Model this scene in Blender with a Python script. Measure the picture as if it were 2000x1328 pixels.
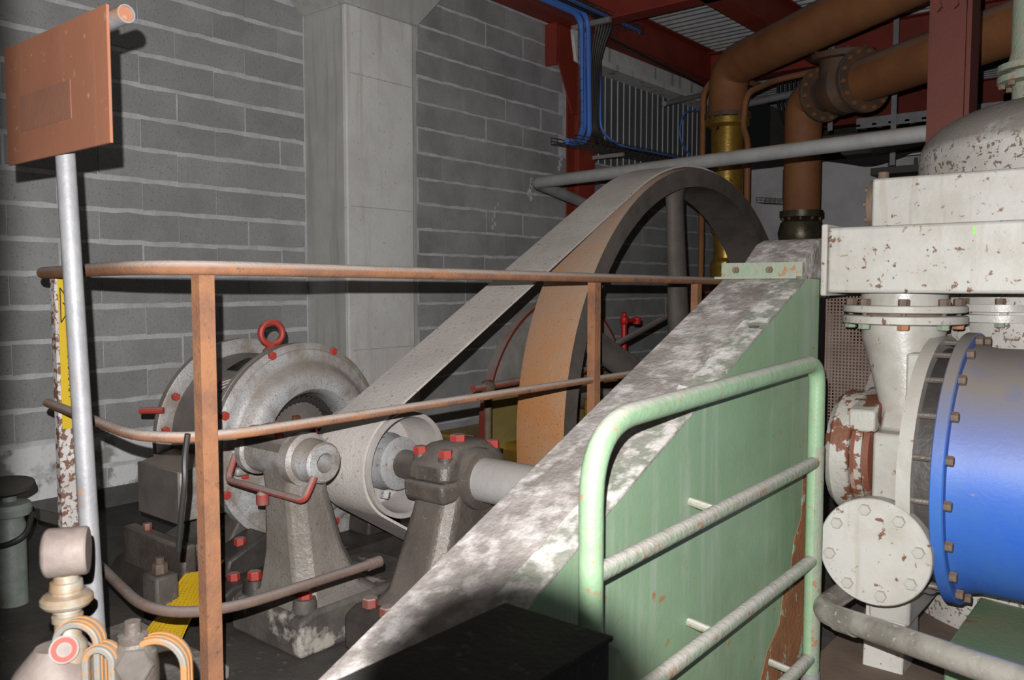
import bpy, math, random
from mathutils import Vector, Matrix
random.seed(7)
for o in list(bpy.data.objects): bpy.data.objects.remove(o)
SC = bpy.context.scene
COL = SC.collection
PI = math.pi

# ------------------------------------------------------------------ camera, world, light, exposure
cam_d = bpy.data.cameras.new('camera'); cam_d.lens = 29.52; cam_d.sensor_width = 36; cam_d.clip_start = .05
cam = bpy.data.objects.new('camera', cam_d); COL.objects.link(cam)
cam.location = (0, 0, 1.4); cam.rotation_euler = (math.radians(90 - 3.7), 0, math.radians(39.25))
cam_d.dof.use_dof = True; cam_d.dof.focus_distance = 4.0; cam_d.dof.aperture_fstop = 5.6
SC.camera = cam
w = bpy.data.worlds.new('world'); SC.world = w; w.use_nodes = True
w.node_tree.nodes['Background'].inputs[0].default_value = (.9, .95, 1, 1)
w.node_tree.nodes['Background'].inputs[1].default_value = .0035
# the photographer's flash: a small hard lamp above and a little left of the lens
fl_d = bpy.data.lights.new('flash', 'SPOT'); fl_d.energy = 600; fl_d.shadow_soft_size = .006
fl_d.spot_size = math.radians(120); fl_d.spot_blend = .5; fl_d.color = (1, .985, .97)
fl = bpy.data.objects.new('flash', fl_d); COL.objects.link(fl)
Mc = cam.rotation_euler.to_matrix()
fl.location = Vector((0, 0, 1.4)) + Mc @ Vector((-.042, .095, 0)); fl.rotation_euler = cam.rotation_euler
# flash emission mask paints in a dark left edge and unmodelled lens barrel's shadow
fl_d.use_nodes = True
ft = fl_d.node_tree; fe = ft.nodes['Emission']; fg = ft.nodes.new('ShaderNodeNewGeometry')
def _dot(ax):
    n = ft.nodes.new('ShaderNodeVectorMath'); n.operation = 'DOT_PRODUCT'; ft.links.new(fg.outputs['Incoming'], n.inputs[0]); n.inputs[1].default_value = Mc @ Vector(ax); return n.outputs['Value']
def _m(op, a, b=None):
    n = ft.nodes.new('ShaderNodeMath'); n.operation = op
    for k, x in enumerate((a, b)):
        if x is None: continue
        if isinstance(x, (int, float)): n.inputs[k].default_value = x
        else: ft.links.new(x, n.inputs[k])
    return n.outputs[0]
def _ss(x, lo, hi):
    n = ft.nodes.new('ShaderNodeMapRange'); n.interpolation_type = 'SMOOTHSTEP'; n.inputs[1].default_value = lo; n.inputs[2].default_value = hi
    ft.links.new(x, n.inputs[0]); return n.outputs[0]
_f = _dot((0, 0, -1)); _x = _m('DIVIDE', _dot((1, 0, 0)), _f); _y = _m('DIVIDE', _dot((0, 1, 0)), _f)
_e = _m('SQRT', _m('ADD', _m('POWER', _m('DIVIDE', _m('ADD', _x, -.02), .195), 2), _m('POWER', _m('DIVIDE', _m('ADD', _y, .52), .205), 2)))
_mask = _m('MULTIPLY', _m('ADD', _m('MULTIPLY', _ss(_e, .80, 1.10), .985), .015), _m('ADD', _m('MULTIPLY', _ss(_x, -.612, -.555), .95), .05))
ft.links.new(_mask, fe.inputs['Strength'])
SC.view_settings.view_transform = 'Standard'; SC.view_settings.look = 'None'
SC.view_settings.gamma = 1; SC.view_settings.use_curve_mapping = False
SC.view_settings.exposure = 0.0

# ------------------------------------------------------------------ materials
MATS = {}
def _n(t, k, **kw):
    n = t.nodes.new(k)
    for a, b in kw.items(): setattr(n, a, b)
    return n
def mat(name, base, var=None, vs=4, vlo=.4, vhi=.62, streak=None, ss=9, slo=.5, shi=.7, rust=None, rs=14, rlo=.6, rhi=.63,
        rust2=None, r2s=3, r2lo=.6, r2hi=.66, dust=None, dlo=.25, dhi=.8, damt=.9, dn=(.15, .5), rough=.7, metal=0.0, bump=.15, bs=60, rnd=0.0, world=False, speck=None, sps=110, splo=.62, sphi=.68):
    if name in MATS: return MATS[name]
    m = bpy.data.materials.new(name); m.use_nodes = True; t = m.node_tree; L = t.links
    b = t.nodes['Principled BSDF']
    tc = _n(t, 'ShaderNodeTexCoord')
    src = _n(t, 'ShaderNodeNewGeometry').outputs['Position'] if world else tc.outputs['Object']
    def noise(scale, detail=5, vec=None):
        n = _n(t, 'ShaderNodeTexNoise'); n.inputs['Scale'].default_value = scale; n.inputs['Detail'].default_value = detail
        n.inputs['Roughness'].default_value = .62
        L.new(vec or src, n.inputs['Vector']); return n.outputs['Fac']
    def ramp(fac, lo, hi):
        r = _n(t, 'ShaderNodeMapRange'); r.clamp = True
        r.inputs['From Min'].default_value = lo; r.inputs['From Max'].default_value = hi
        L.new(fac, r.inputs['Value']); return r.outputs['Result']
    def mix(fac, a, c):
        x = _n(t, 'ShaderNodeMix', data_type='RGBA')
        L.new(fac, x.inputs['Factor'])
        if isinstance(a, tuple): x.inputs['A'].default_value = (*a, 1)
        else: L.new(a, x.inputs['A'])
        x.inputs['B'].default_value = (*c, 1)
        return x.outputs['Result']
    def mul(a, k):
        x = _n(t, 'ShaderNodeMath', operation='MULTIPLY'); L.new(a, x.inputs[0])
        if isinstance(k, float): x.inputs[1].default_value = k
        else: L.new(k, x.inputs[1])
        return x.outputs[0]
    c = base
    if var: c = mix(ramp(noise(vs), vlo, vhi), c, var)
    if speck: c = mix(ramp(noise(sps, 2), splo, sphi), c, speck)
    if streak:
        mp = _n(t, 'ShaderNodeMapping'); mp.inputs['Scale'].default_value = (1, 1, .07); L.new(src, mp.inputs['Vector'])
        c = mix(ramp(noise(ss, 4, mp.outputs[0]), slo, shi), c, streak)
    if rust2: c = mix(ramp(noise(r2s, 7), r2lo, r2hi), c, rust2)
    if rust: c = mix(ramp(noise(rs, 7), rlo, rhi), c, rust)
    if dust:
        g = _n(t, 'ShaderNodeNewGeometry'); sx = _n(t, 'ShaderNodeSeparateXYZ'); L.new(g.outputs['Normal'], sx.inputs[0])
        c = mix(mul(mul(ramp(sx.outputs['Z'], dlo, dhi), ramp(noise(7), dn[0], dn[1])), damt), c, dust)
    if rnd:
        oi = _n(t, 'ShaderNodeObjectInfo'); h = _n(t, 'ShaderNodeHueSaturation')
        L.new(ramp(oi.outputs['Random'], 0, 1), h.inputs['Value']); 
        mr = h.inputs['Value'].links[0].from_node; mr.inputs['To Min'].default_value = 1 - rnd; mr.inputs['To Max'].default_value = 1 + rnd
        if isinstance(c, tuple): h.inputs['Color'].default_value = (*c, 1)
        else: L.new(c, h.inputs['Color'])
        c = h.outputs[0]
    if isinstance(c, tuple): b.inputs['Base Color'].default_value = (*c, 1)
    else: L.new(c, b.inputs['Base Color'])
    b.inputs['Roughness'].default_value = rough; b.inputs['Metallic'].default_value = metal
    if bump:
        bp = _n(t, 'ShaderNodeBump'); bp.inputs['Strength'].default_value = bump; bp.inputs['Distance'].default_value = .01
        L.new(noise(bs, 4), bp.inputs['Height']); L.new(bp.outputs[0], b.inputs['Normal'])
    MATS[name] = m; return m

DUST = (.36, .31, .28)
RUST = (.20, .075, .03)
block_m = mat('block_concrete', (.40, .395, .39), (.34, .335, .33), vs=3, speck=(.25, .245, .24), sps=70, splo=.58, sphi=.7, rough=.95, bump=.5, bs=55, rnd=.10, world=True)
block2_m = mat('block_concrete_smooth', (.40, .40, .405), (.27, .265, .265), vs=2.2, vlo=.4, vhi=.7, speck=(.24, .24, .24), sps=60, splo=.62, sphi=.75, rough=.95, bump=.35, bs=55, rnd=.08, world=True)
peel_m = mat('peeling_whitewash', (.85, .85, .86), (.36, .35, .34), vs=5, vlo=.46, vhi=.56, rough=.95, bump=.5, bs=40, world=True)
mortar_m = mat('mortar', (.68, .68, .70), (.56, .56, .58), vs=9, rough=.95, bump=.6, bs=45)
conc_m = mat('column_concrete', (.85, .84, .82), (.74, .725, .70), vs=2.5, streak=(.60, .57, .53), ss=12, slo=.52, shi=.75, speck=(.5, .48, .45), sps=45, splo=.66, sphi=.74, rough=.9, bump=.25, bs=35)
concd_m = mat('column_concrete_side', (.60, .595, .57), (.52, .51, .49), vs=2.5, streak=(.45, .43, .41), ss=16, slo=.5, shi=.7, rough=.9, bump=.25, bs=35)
floor_m = mat('oily_floor', (.075, .066, .058), (.04, .036, .033), vs=2.2, speck=(.12, .11, .10), sps=30, splo=.64, sphi=.72, rough=.75, bump=.3, bs=30)
plate_m = mat('brown_floor_plate', (.16, .115, .085), (.11, .08, .06), vs=3, rough=.8, bump=.2)
plaster_m = mat('white_plaster', (.75, .74, .75), (.52, .51, .52), vs=1.3, vlo=.42, vhi=.65, rough=.95, bump=.2, bs=20)
rail_m = mat('rust_brown_rail', (.36, .165, .08), (.24, .115, .07), vs=7, rust=(.16, .085, .06), rs=30, rlo=.6, rhi=.68, dust=(.44, .38, .34), dlo=.0, dhi=.55, rough=.85, bump=.3, bs=90)
sign_m = mat('brown_sign_paint', (.30, .12, .065), (.26, .105, .06), vs=2.5, speck=(.36, .21, .14), sps=34, splo=.66, sphi=.74, streak=(.33, .16, .10), ss=14, slo=.6, shi=.85, rust=(.07, .045, .035), rs=32, rlo=.70, rhi=.73, rough=.7, bump=.05)
signd_m = mat('brown_sign_ghost', (.235, .10, .06), (.20, .09, .055), vs=6, rough=.8, bump=.1)
galv_m = mat('galvanised', (.32, .32, .33), (.25, .25, .265), vs=9, rust=(.36, .24, .17), rs=9, rlo=.6, rhi=.66, rough=.55, metal=.2, bump=.15)
whpost_m = mat('white_rusty_post', (.62, .60, .57), (.50, .47, .44), vs=5, rust=(.20, .095, .07), rs=42, rlo=.5, rhi=.54, rough=.75, bump=.3, bs=60)
yel_m = mat('yellow_sticker', (.62, .42, .02), rough=.5, bump=0)
white_m = mat('white_paper', (.62, .62, .64), rough=.6, bump=0)
ink_m = mat('black_ink', (.02, .018, .015), rough=.6, bump=0)
silver_m = mat('silver_paint', (.52, .525, .535), (.29, .245, .21), vs=5, vlo=.42, vhi=.60, speck=(.20, .18, .165), sps=140, splo=.58, sphi=.68, dust=(.31, .255, .215), dlo=.0, dhi=.8, rough=.48, metal=.2, bump=.25, bs=90)
drum_m = mat('dusty_drum', (.20, .175, .16), (.145, .125, .112), vs=5, dust=(.30, .27, .25), dlo=-.1, dhi=.9, damt=.7, rough=.6, metal=.2, bump=.15)
greased_m = mat('greasy_casting', (.165, .135, .115), (.09, .074, .063), vs=5, vlo=.35, vhi=.65, speck=(.26, .24, .21), sps=70, splo=.66, sphi=.74, dust=(.20, .175, .155), rough=.42, metal=.2, bump=.35, bs=60)
dark_m = mat('dark_grease', (.055, .048, .042), (.035, .03, .028), vs=5, rust2=(.30, .28, .25), r2s=5, r2lo=.68, r2hi=.72, rough=.5, bump=.3, bs=40)
worn_m = mat('worn_casting_base', (.13, .115, .10), (.07, .06, .054), vs=4, rust2=(.38, .35, .31), r2s=6, r2lo=.56, r2hi=.64, rough=.6, bump=.35, bs=40)
redb_m = mat('red_bolt_paint', (.48, .045, .03), (.36, .05, .04), vs=20, dust=(.33, .28, .25), dlo=.5, dhi=.9, damt=.75, rough=.5, bump=.1)
redd_m = mat('red_brown_dusty', (.36, .05, .04), (.22, .10, .08), vs=9, dust=(.30, .26, .24), dlo=.0, dhi=.5, rough=.6, bump=.2)
rotor_m = mat('rotor_black', (.025, .023, .022), (.05, .045, .04), vs=20, rough=.6, bump=.1)
orange_m = mat('copper_orange', (.33, .16, .06), rough=.6)
belt_m = mat('belt_canvas', (.64, .585, .545), (.54, .49, .455), vs=3, speck=(.36, .31, .27), sps=45, splo=.63, sphi=.7, rough=.9, bump=.4, bs=80)
pul_m = mat('pulley_steel', (.52, .48, .455), (.41, .375, .35), vs=5, rust2=(.40, .24, .14), r2s=3, r2lo=.62, r2hi=.72, rough=.65, metal=.15, bump=.2)
pulin_m = mat('pulley_inside', (.44, .44, .45), (.32, .30, .29), vs=5, speck=(.2, .19, .18), sps=60, rough=.6, metal=.15, bump=.3)
rimface_m = mat('flywheel_face_rust', (.54, .235, .085), (.50, .28, .15), vs=3, speck=(.30, .17, .09), sps=80, dust=(.40, .31, .25), dlo=.1, dhi=.7, rough=.8, bump=.25)
rimside_m = mat('flywheel_side', (.155, .13, .115), (.10, .088, .077), vs=4, dust=(.33, .28, .25), rough=.7, metal=.1, bump=.25)
green_m = mat('green_paint', (.18, .275, .17), (.205, .30, .19), vs=2, streak=(.30, .35, .28), ss=16, slo=.52, shi=.78, rust=(.30, .16, .06), rs=15, rlo=.655, rhi=.70, rust2=(.15, .215, .125), r2s=2.5, r2lo=.48, r2hi=.8, dust=(.42, .37, .35), dlo=.3, dhi=.7, damt=1.0, rough=.55, bump=.1)
guardtop_m = mat('dusty_guard_top', (.30, .265, .25), (.20, .175, .16), vs=6, rust2=(.50, .465, .445), r2s=14, r2lo=.47, r2hi=.64, rust=(.19, .22, .17), rs=5, rlo=.60, rhi=.72, rough=.9, bump=.7, bs=35)
greenr_m = mat('green_pipe_paint', (.235, .36, .22), (.205, .31, .19), vs=8, rust=(.36, .22, .12), rs=26, rlo=.62, rhi=.66, dust=(.46, .44, .40), dlo=.4, dhi=.9, rough=.5, bump=.25, bs=50)
greenw_m = mat('green_pipe_worn', (.21, .27, .19), (.25, .25, .20), vs=12, rust=(.28, .15, .075), rs=30, rlo=.585, rhi=.63, dust=(.43, .40, .37), dlo=.3, dhi=.8, rough=.7, bump=.5, bs=50)
rustpan_m = mat('rust_bare_panel', (.30, .125, .05), (.22, .09, .04), vs=6, rust=(.30, .42, .30), rs=13, rlo=.58, rhi=.60, rough=.85, bump=.4, bs=40)
white2_m = mat('chipped_white_paint', (.45, .44, .41), (.37, .345, .30), vs=5, vlo=.42, vhi=.68, streak=(.31, .27, .21), ss=18, slo=.56, shi=.82, speck=(.30, .22, .16), sps=38, splo=.68, sphi=.72, rust=(.16, .075, .045), rs=28, rlo=.62, rhi=.65, rough=.5, bump=.1)
white3_m = mat('cast_white_paint', (.41, .40, .37), (.31, .285, .25), vs=5, vlo=.45, vhi=.70, rust=(.24, .13, .07), rs=24, rlo=.655, rhi=.69, speck=(.40, .37, .32), sps=60, splo=.68, sphi=.76, dust=(.40, .36, .32), rough=.35, bump=.15)
whiter_m = mat('white_flaked_rust', (.42, .41, .37), (.36, .34, .30), vs=4, rust=(.17, .065, .035), rs=12, rlo=.52, rhi=.54, rough=.6, bump=.4)
tank_m = mat('speckled_tank', (.48, .465, .44), (.36, .335, .30), vs=4, speck=(.16, .115, .08), sps=48, splo=.565, sphi=.61, rust2=(.40, .30, .2), r2s=5, r2lo=.66, r2hi=.74, dust=(.21, .185, .165), dlo=.08, dhi=.35, damt=1.0, rough=.7, bump=.3)
blue_m = mat('blue_paint', (.026, .115, .50), (.04, .135, .44), vs=3, streak=(.10, .16, .36), ss=10, slo=.58, shi=.85, rust=(.30, .17, .10), rs=22, rlo=.70, rhi=.74, dust=(.21, .185, .17), dlo=.10, dhi=.72, damt=1.0, dn=(-.25, .45), rough=.5, bump=.08)
stud_m = mat('brown_bolt', (.17, .11, .075), (.11, .08, .06), vs=20, rough=.7, bump=.2)
steel_m = mat('steel_pipe', (.40, .37, .33), (.24, .215, .19), vs=8, speck=(.5, .48, .45), sps=50, rough=.35, metal=.3, bump=.12)
grey_pipe_m = mat('grey_pipe', (.42, .42, .42), (.34, .34, .34), vs=5, dust=(.38, .33, .29), dlo=.3, dhi=.8, rough=.6, metal=.2, bump=.1)
red_m = mat('red_oxide_steel', (.30, .042, .024), (.24, .034, .021), vs=3, speck=(.24, .09, .07), sps=50, splo=.7, sphi=.78, dust=(.18, .09, .07), rough=.6, bump=.1)
pipe_m = mat('brown_pipe', (.32, .135, .05), (.26, .10, .04), vs=3, dust=(.40, .34, .30), dlo=.35, dhi=.95, rough=.7, bump=.15)
valve_m = mat('dark_brown_valve', (.17, .09, .05), (.10, .07, .055), vs=4, dust=(.28, .23, .20), rough=.6, bump=.3)
gold_m = mat('bronze_gold', (.48, .30, .055), (.34, .21, .045), vs=7, rust=(.05, .035, .02), rs=12, rlo=.64, rhi=.68, rough=.35, metal=.6, bump=.2)
olive_m = mat('olive_gold', (.34, .27, .09), (.26, .20, .07), vs=3, rust2=(.22, .12, .04), r2s=4, rough=.5, metal=.2, bump=.15, dust=(.30, .27, .24), dlo=.1, dhi=.6)
olived_m = mat('dark_olive_metal', (.13, .115, .07), (.08, .07, .05), vs=6, rough=.35, metal=.5, bump=.2)
greydisc_m = mat('dusty_grey_disc', (.33, .31, .29), (.24, .22, .20), vs=5, rough=.8, bump=.2)
redp_m = mat('bright_red_paint', (.50, .02, .018), rough=.35, bump=.05)
deck_m = mat('galvanised_deck', (.62, .63, .64), (.5, .51, .52), vs=8, rough=.45, metal=.25, bump=.05)
cladd_m = mat('grey_cladding', (.15, .155, .165), (.12, .125, .135), vs=3, rough=.7, bump=.05)
cladw_m = mat('white_rib', (.82, .82, .86), rough=.6, bump=.05)
oldwhite_m = mat('old_white_concrete', (.82, .82, .82), (.68, .67, .66), vs=3, streak=(.25, .22, .18), ss=9, slo=.55, shi=.68, rough=.9, bump=.3)
bluec_m = mat('blue_cable', (.10, .25, .75), rough=.4, bump=0)
blackc_m = mat('black_cable', (.028, .027, .027), rough=.5, bump=0)
wire_m = mat('tray_wire', (.11, .10, .09), rough=.5, metal=.3, bump=0)
black_m = mat('black_block', (.035, .032, .028), (.022, .02, .018), vs=5, speck=(.06, .055, .045), sps=25, rough=.9, bump=.4)  # lens shadow put into the foreground box's colour
gauge_m = mat('dusty_gauge', (.22, .18, .16), (.165, .13, .115), vs=14, rough=.6, bump=.15)
brass_m = mat('pale_brass', (.34, .305, .25), (.30, .20, .12), vs=20, rough=.4, metal=.3, bump=.1)
hose_m = mat('hose_band', (.20, .19, .17), (.33, .17, .07), vs=11, vlo=.5, vhi=.58, rough=.6, bump=.2)
ymesh_m = mat('yellow_mesh', (.60, .38, .012), rough=.6, bump=0)
handw_m = mat('dark_handwheel', (.04, .035, .03), dust=(.09, .08, .07), rough=.8, bump=.2)
vpipe_m = mat('grey_green_pipe', (.24, .27, .25), (.18, .20, .18), vs=9, rust=(.16, .09, .04), rs=7, rlo=.6, rhi=.68, rough=.5, bump=.15)
meshp_m = mat('brown_mesh', (.20, .14, .11), (.15, .10, .08), vs=8, rough=.8)
greendark_m = mat('green_base_paint', (.14, .22, .13), (.20, .22, .13), vs=5, rust=(.24, .11, .05), rs=9, rlo=.62, rhi=.68, rough=.6, bump=.2)
emb_m = mat('emblem_white', (.62, .60, .58), rough=.5, bump=0)

ped_m = mat('grey_casting', (.30, .265, .235), (.215, .185, .163), vs=5, speck=(.15, .14, .13), sps=80, splo=.62, sphi=.7, dust=(.24, .21, .19), rough=.45, metal=.25, bump=.35, bs=70)
# ------------------------------------------------------------------ mesh helpers
def frame(ax):
    ax = Vector(ax).normalized()
    u = ax.cross(Vector((0, 0, 1)))
    if u.length < 1e-3: u = Vector((1, 0, 0))
    u.normalize(); v = ax.cross(u); return ax, u, v
class MB:
    def __init__(s): s.v = []; s.f = []
    def box(s, lo, hi):
        i = len(s.v); x0, y0, z0 = lo; x1, y1, z1 = hi
        s.v += [(x0,y0,z0),(x1,y0,z0),(x1,y1,z0),(x0,y1,z0),(x0,y0,z1),(x1,y0,z1),(x1,y1,z1),(x0,y1,z1)]
        s.f += [(i,i+3,i+2,i+1),(i+4,i+5,i+6,i+7),(i,i+1,i+5,i+4),(i+1,i+2,i+6,i+5),(i+2,i+3,i+7,i+6),(i+3,i,i+4,i+7)]
        return s
    def prism(s, poly, axis, lo, hi):
        i = len(s.v); n = len(poly)
        for h in (lo, hi):
            for a, b in poly:
                s.v.append({'x': (h, a, b), 'y': (a, h, b), 'z': (a, b, h)}[axis])
        s.f += [tuple(range(i, i+n))[::-1], tuple(range(i+n, i+2*n))]
        for k in range(n): s.f.append((i+k, i+(k+1) % n, i+n+(k+1) % n, i+n+k))
        return s
    def lathe(s, o, ax, prof, n=32, closed=False, a0=0, a1=2*PI):
        ax, u, v = frame(ax); o = Vector(o); rows = []
        full = abs(a1-a0-2*PI) < 1e-6; m = n if full else n+1
        for d, r in prof:
            if r < 1e-6:
                rows.append([len(s.v)]*m); s.v.append(tuple(o+ax*d)); continue
            row = []
            for k in range(m):
                a = a0+(a1-a0)*k/n; row.append(len(s.v)); s.v.append(tuple(o+ax*d+(u*math.cos(a)+v*math.sin(a))*r))
            rows.append(row)
        pairs = list(zip(rows, rows[1:]))
        if closed: pairs.append((rows[-1], rows[0]))
        for A, B in pairs:
            for k in range(n):
                k2 = (k+1) % m
                q = [A[k], A[k2], B[k2], B[k]]; q2 = []
                for x in q:
                    if x not in q2: q2.append(x)
                if len(q2) > 2: s.f.append(tuple(q2))
        return s
    def cyl(s, p0, p1, r, r1=None, n=24):
        d = Vector(p1)-Vector(p0); L = d.length
        return s.lathe(p0, d, [(0,0),(0,r),(L,r if r1 is None else r1),(L,0)], n)
    def ring(s, p0, p1, ro, ri, n=32):
        d = Vector(p1)-Vector(p0); L = d.length
        return s.lathe(p0, d, [(0,ri),(0,ro),(L,ro),(L,ri)], n, True)
    def tube(s, pts, r, n=12):
        P = [Vector(p) for p in pts]; T = []
        for k in range(len(P)):
            a = P[max(k-1,0)]; b = P[min(k+1,len(P)-1)]; T.append((b-a).normalized())
        _, u, _ = frame(T[0]); rows = []
        for k, p in enumerate(P):
            t = T[k]; u = (u-t*u.dot(t)).normalized(); v = t.cross(u); row = []
            rr = r[k] if isinstance(r, (list, tuple)) else r
            for j in range(n):
                a = 2*PI*j/n; row.append(len(s.v)); s.v.append(tuple(p+(u*math.cos(a)+v*math.sin(a))*rr))
            rows.append(row)
        for A, B in zip(rows, rows[1:]):
            for j in range(n): s.f.append((A[j], A[(j+1)%n], B[(j+1)%n], B[j]))
        s.f += [tuple(rows[0])[::-1], tuple(rows[-1])]
        return s
    def ribbon(s, path, wv, th):
        """flat strip along path; wv = half width vector; th = thickness"""
        P = [Vector(p) for p in path]; wv = Vector(wv); rows = []
        for k, p in enumerate(P):
            t = (P[min(k+1,len(P)-1)]-P[max(k-1,0)]).normalized(); nn = t.cross(wv).normalized()*th
            i = len(s.v); s.v += [tuple(p-wv), tuple(p+wv), tuple(p+wv+nn), tuple(p-wv+nn)]; rows.append((i,i+1,i+2,i+3))
        for A, B in zip(rows, rows[1:]):
            for j in range(4): s.f.append((A[j], A[(j+1)%4], B[(j+1)%4], B[j]))
        s.f += [rows[0][::-1], rows[-1]]; return s
    def loft(s, sections):
        rows = []
        for sec in sections:
            rows.append(list(range(len(s.v), len(s.v)+len(sec)))); s.v += [tuple(p) for p in sec]
        n = len(rows[0])
        for A, B in zip(rows, rows[1:]):
            for j in range(n): s.f.append((A[j], A[(j+1)%n], B[(j+1)%n], B[j]))
        s.f += [tuple(rows[0])[::-1], tuple(rows[-1])]; return s
    def mesh(s, name, material, off=(0,0,0), ang=35):
        me = bpy.data.meshes.new(name); o = Vector(off)
        me.from_pydata([tuple(Vector(p)-o) for p in s.v], [], s.f)
        import bmesh
        bm = bmesh.new(); bm.from_mesh(me); bmesh.ops.recalc_face_normals(bm, faces=bm.faces); bm.to_mesh(me); bm.free()
        for p in me.polygons: p.use_smooth = True
        me.set_sharp_from_angle(angle=math.radians(ang))
        me.materials.append(material); return me
    def build(s, name, material, parent=None, bevel=0, ang=35, seg=2, at=None):
        """at: world position of this object's origin (default: the root's origin)"""
        base = root_loc(parent) if parent else Vector((0,0,0))
        if at is None: at = base
        me = s.mesh(name, material, at, ang); o = bpy.data.objects.new(name, me); COL.objects.link(o)
        o.location = Vector(at)-base
        if parent: o.parent = parent
        if bevel:
            b = o.modifiers.new('bevel', 'BEVEL'); b.width = bevel; b.segments = seg; b.limit_method = 'ANGLE'; b.angle_limit = math.radians(40)
        return o
def root_loc(o):
    p = Vector((0,0,0))
    while o: p += o.location; o = o.parent
    return p
def tag(o, label=None, cat=None, group=None, kind=None):
    for k, v in (('label', label), ('category', cat), ('group', group), ('kind', kind)):
        if v: o[k] = v
    return o
def thing(name, label, cat, loc, group=None):
    o = bpy.data.objects.new(name, None); COL.objects.link(o); o.location = loc; o.empty_display_size = .1
    return tag(o, label, cat, group)
_bm = {}
def bolt(parent, p, ax, r, h, m, name='bolt', n=6, r2=None):
    key = (name, round(r,4), round(h,4), m.name, n, r2)
    if key not in _bm:
        b = MB(); b.lathe((0,0,0), (0,0,1), [(-.004,0),(-.004,r*1.02),(0,r*1.02),(h*.85,r),(h,r*.86),(h,0)] if n > 6 else [(-.002,0),(-.002,r),(h*.86,r),(h,r*.88),(h,0)], n)
        if r2: b.lathe((0,0,0), (0,0,1), [(h,0),(h,r2),(h*1.6,r2),(h*1.65,0)], 10)
        _bm[key] = b.mesh(name, m, (0,0,0), 30)
    o = bpy.data.objects.new(name, _bm[key]); COL.objects.link(o)
    o.location = Vector(p)-root_loc(parent); o.parent = parent
    o.rotation_mode = 'QUATERNION'; o.rotation_quaternion = Vector((0,0,1)).rotation_difference(Vector(ax).normalized())
    return o
def fillet(pts, rad, n=8):
    P = [Vector(p) for p in pts]; out = [P[0]]
    for k in range(1, len(P)-1):
        r = rad[k-1] if isinstance(rad, (list, tuple)) else rad
        a = (P[k-1]-P[k]); b = (P[k+1]-P[k]); r = min(r, a.length*.49, b.length*.49)
        a.normalize(); b.normalize(); A = P[k]+a*r; B = P[k]+b*r
        for j in range(n+1):
            t = j/n; out.append(A*(1-t)**2+P[k]*2*t*(1-t)+B*t*t)
    out.append(P[-1]); return out
def circ(o, ax, r, n, ph=0):
    ax, u, v = frame(ax); o = Vector(o)
    return [o+(u*math.cos(ph+2*PI*k/n)+v*math.sin(ph+2*PI*k/n))*r for k in range(n)]

# ------------------------------------------------------------------ the setting
fm = MB()
for lo, hi in (((-5.6,-3,-.2),(-3.0,11,0)), ((-2.42,-3,-.2),(4,11,0)), ((-3.0,-3,-.2),(-2.42,3.45,0)), ((-3.0,6.95,-.2),(-2.42,11,0))): fm.box(lo, hi)
fm.box((-3.05,3.4,-1.4),(-2.37,7.0,-1.3))
tag(fm.build('floor', floor_m), kind='structure')
def block_variants(Lb, Hb, m, tagname):
    out = []
    for k in range(4):
        rr = random.Random(k+len(tagname)); b = MB(); poly = []
        n = max(2, round(Lb/.09))
        low = [(-Lb/2+Lb*j/n, -Hb/2+rr.uniform(-.006,.006)) for j in range(n+1)]; top = [(Lb/2-Lb*j/n, Hb/2+rr.uniform(-.006,.006)) for j in range(n+1)]
        poly = low+top
        b.prism(poly, 'x', -.10, 0); out.append(b.mesh('concrete_block', m))
    return out
def lay_wall(wall, X, y0, y1, z0, dz, rows, offs, Lb, pitch, Hb, m, holes=(), lowm=None):
    var = {}
    def get(L, mm):
        key = (round(L,2), mm.name)
        if key not in var: var[key] = block_variants(L, Hb, mm, mm.name+str(L))
        return random.choice(var[key])
    base = root_loc(wall)
    for r in range(rows):
        zc = z0+dz*(r+.5); s = offs[r % 2]
        k = math.floor((y0-s)/pitch)-1; y = s+k*pitch
        while y < y1:
            a, b = max(y, y0), min(y+pitch, y1); y += pitch
            if b-a < .06: continue
            gap = random.choice((.002,.002,.003,.003,.004,.004,.03))
            aa, bb = a+gap/2, b-gap/2
            if any(aa < h[1] and bb > h[0] and zc > h[2] and zc < h[3] for h in holes):
                h = [h for h in holes if aa < h[1] and bb > h[0] and zc > h[2]][0]
                if aa < h[0]-.08: bb = h[0]
                else: continue
            mm = lowm if (lowm and zc < .42) else m
            L = bb-aa; me = get(round(L*50)/50, mm)
            o = bpy.data.objects.new('concrete_block', me); COL.objects.link(o); o.parent = wall
            o.location = Vector((X+random.uniform(-.002,.002), (aa+bb)/2, zc))-base
wl = MB().box((-5.6,-1.6,-.2),(-5.305,4.03,4.6)).build('wall_left', mortar_m); tag(wl, kind='structure')
lay_wall(wl, -5.30, -.4, 4.0, 1.271-.2012*6.3+.0604, .2012, 17, (2.97, 3.25), .512, .5265, .172, block_m, lowm=peel_m)
wr = MB().box((-5.6,4.70,-.2),(-4.856,10.2,2.66)).box((-5.6,4.70,2.66),(-4.856,6.98,4.6)).build('wall_back', mortar_m); tag(wr, kind='structure')
lay_wall(wr, -4.85, 4.72, 10.15, 1.256-.2*6, .2, 19, (5.30, 5.57), .52, .535, .178, block2_m, holes=((6.72, 11, 2.66, 9),))
tag(MB().box((-5.6,10.2,-.2),(4,10.4,2.98)).build('wall_end', plaster_m), kind='structure')
tag(MB().box((-5.6,13.6,-.2),(4,13.8,4.6)).build('wall_far', mat('dark_far_wall', (.10,.095,.09), (.07,.065,.06), vs=2, rough=.9)), kind='structure')
tag(MB().box((4,-3,-.2),(4.2,13.6,4.6)).build('wall_right', plaster_m), kind='structure')
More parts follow.
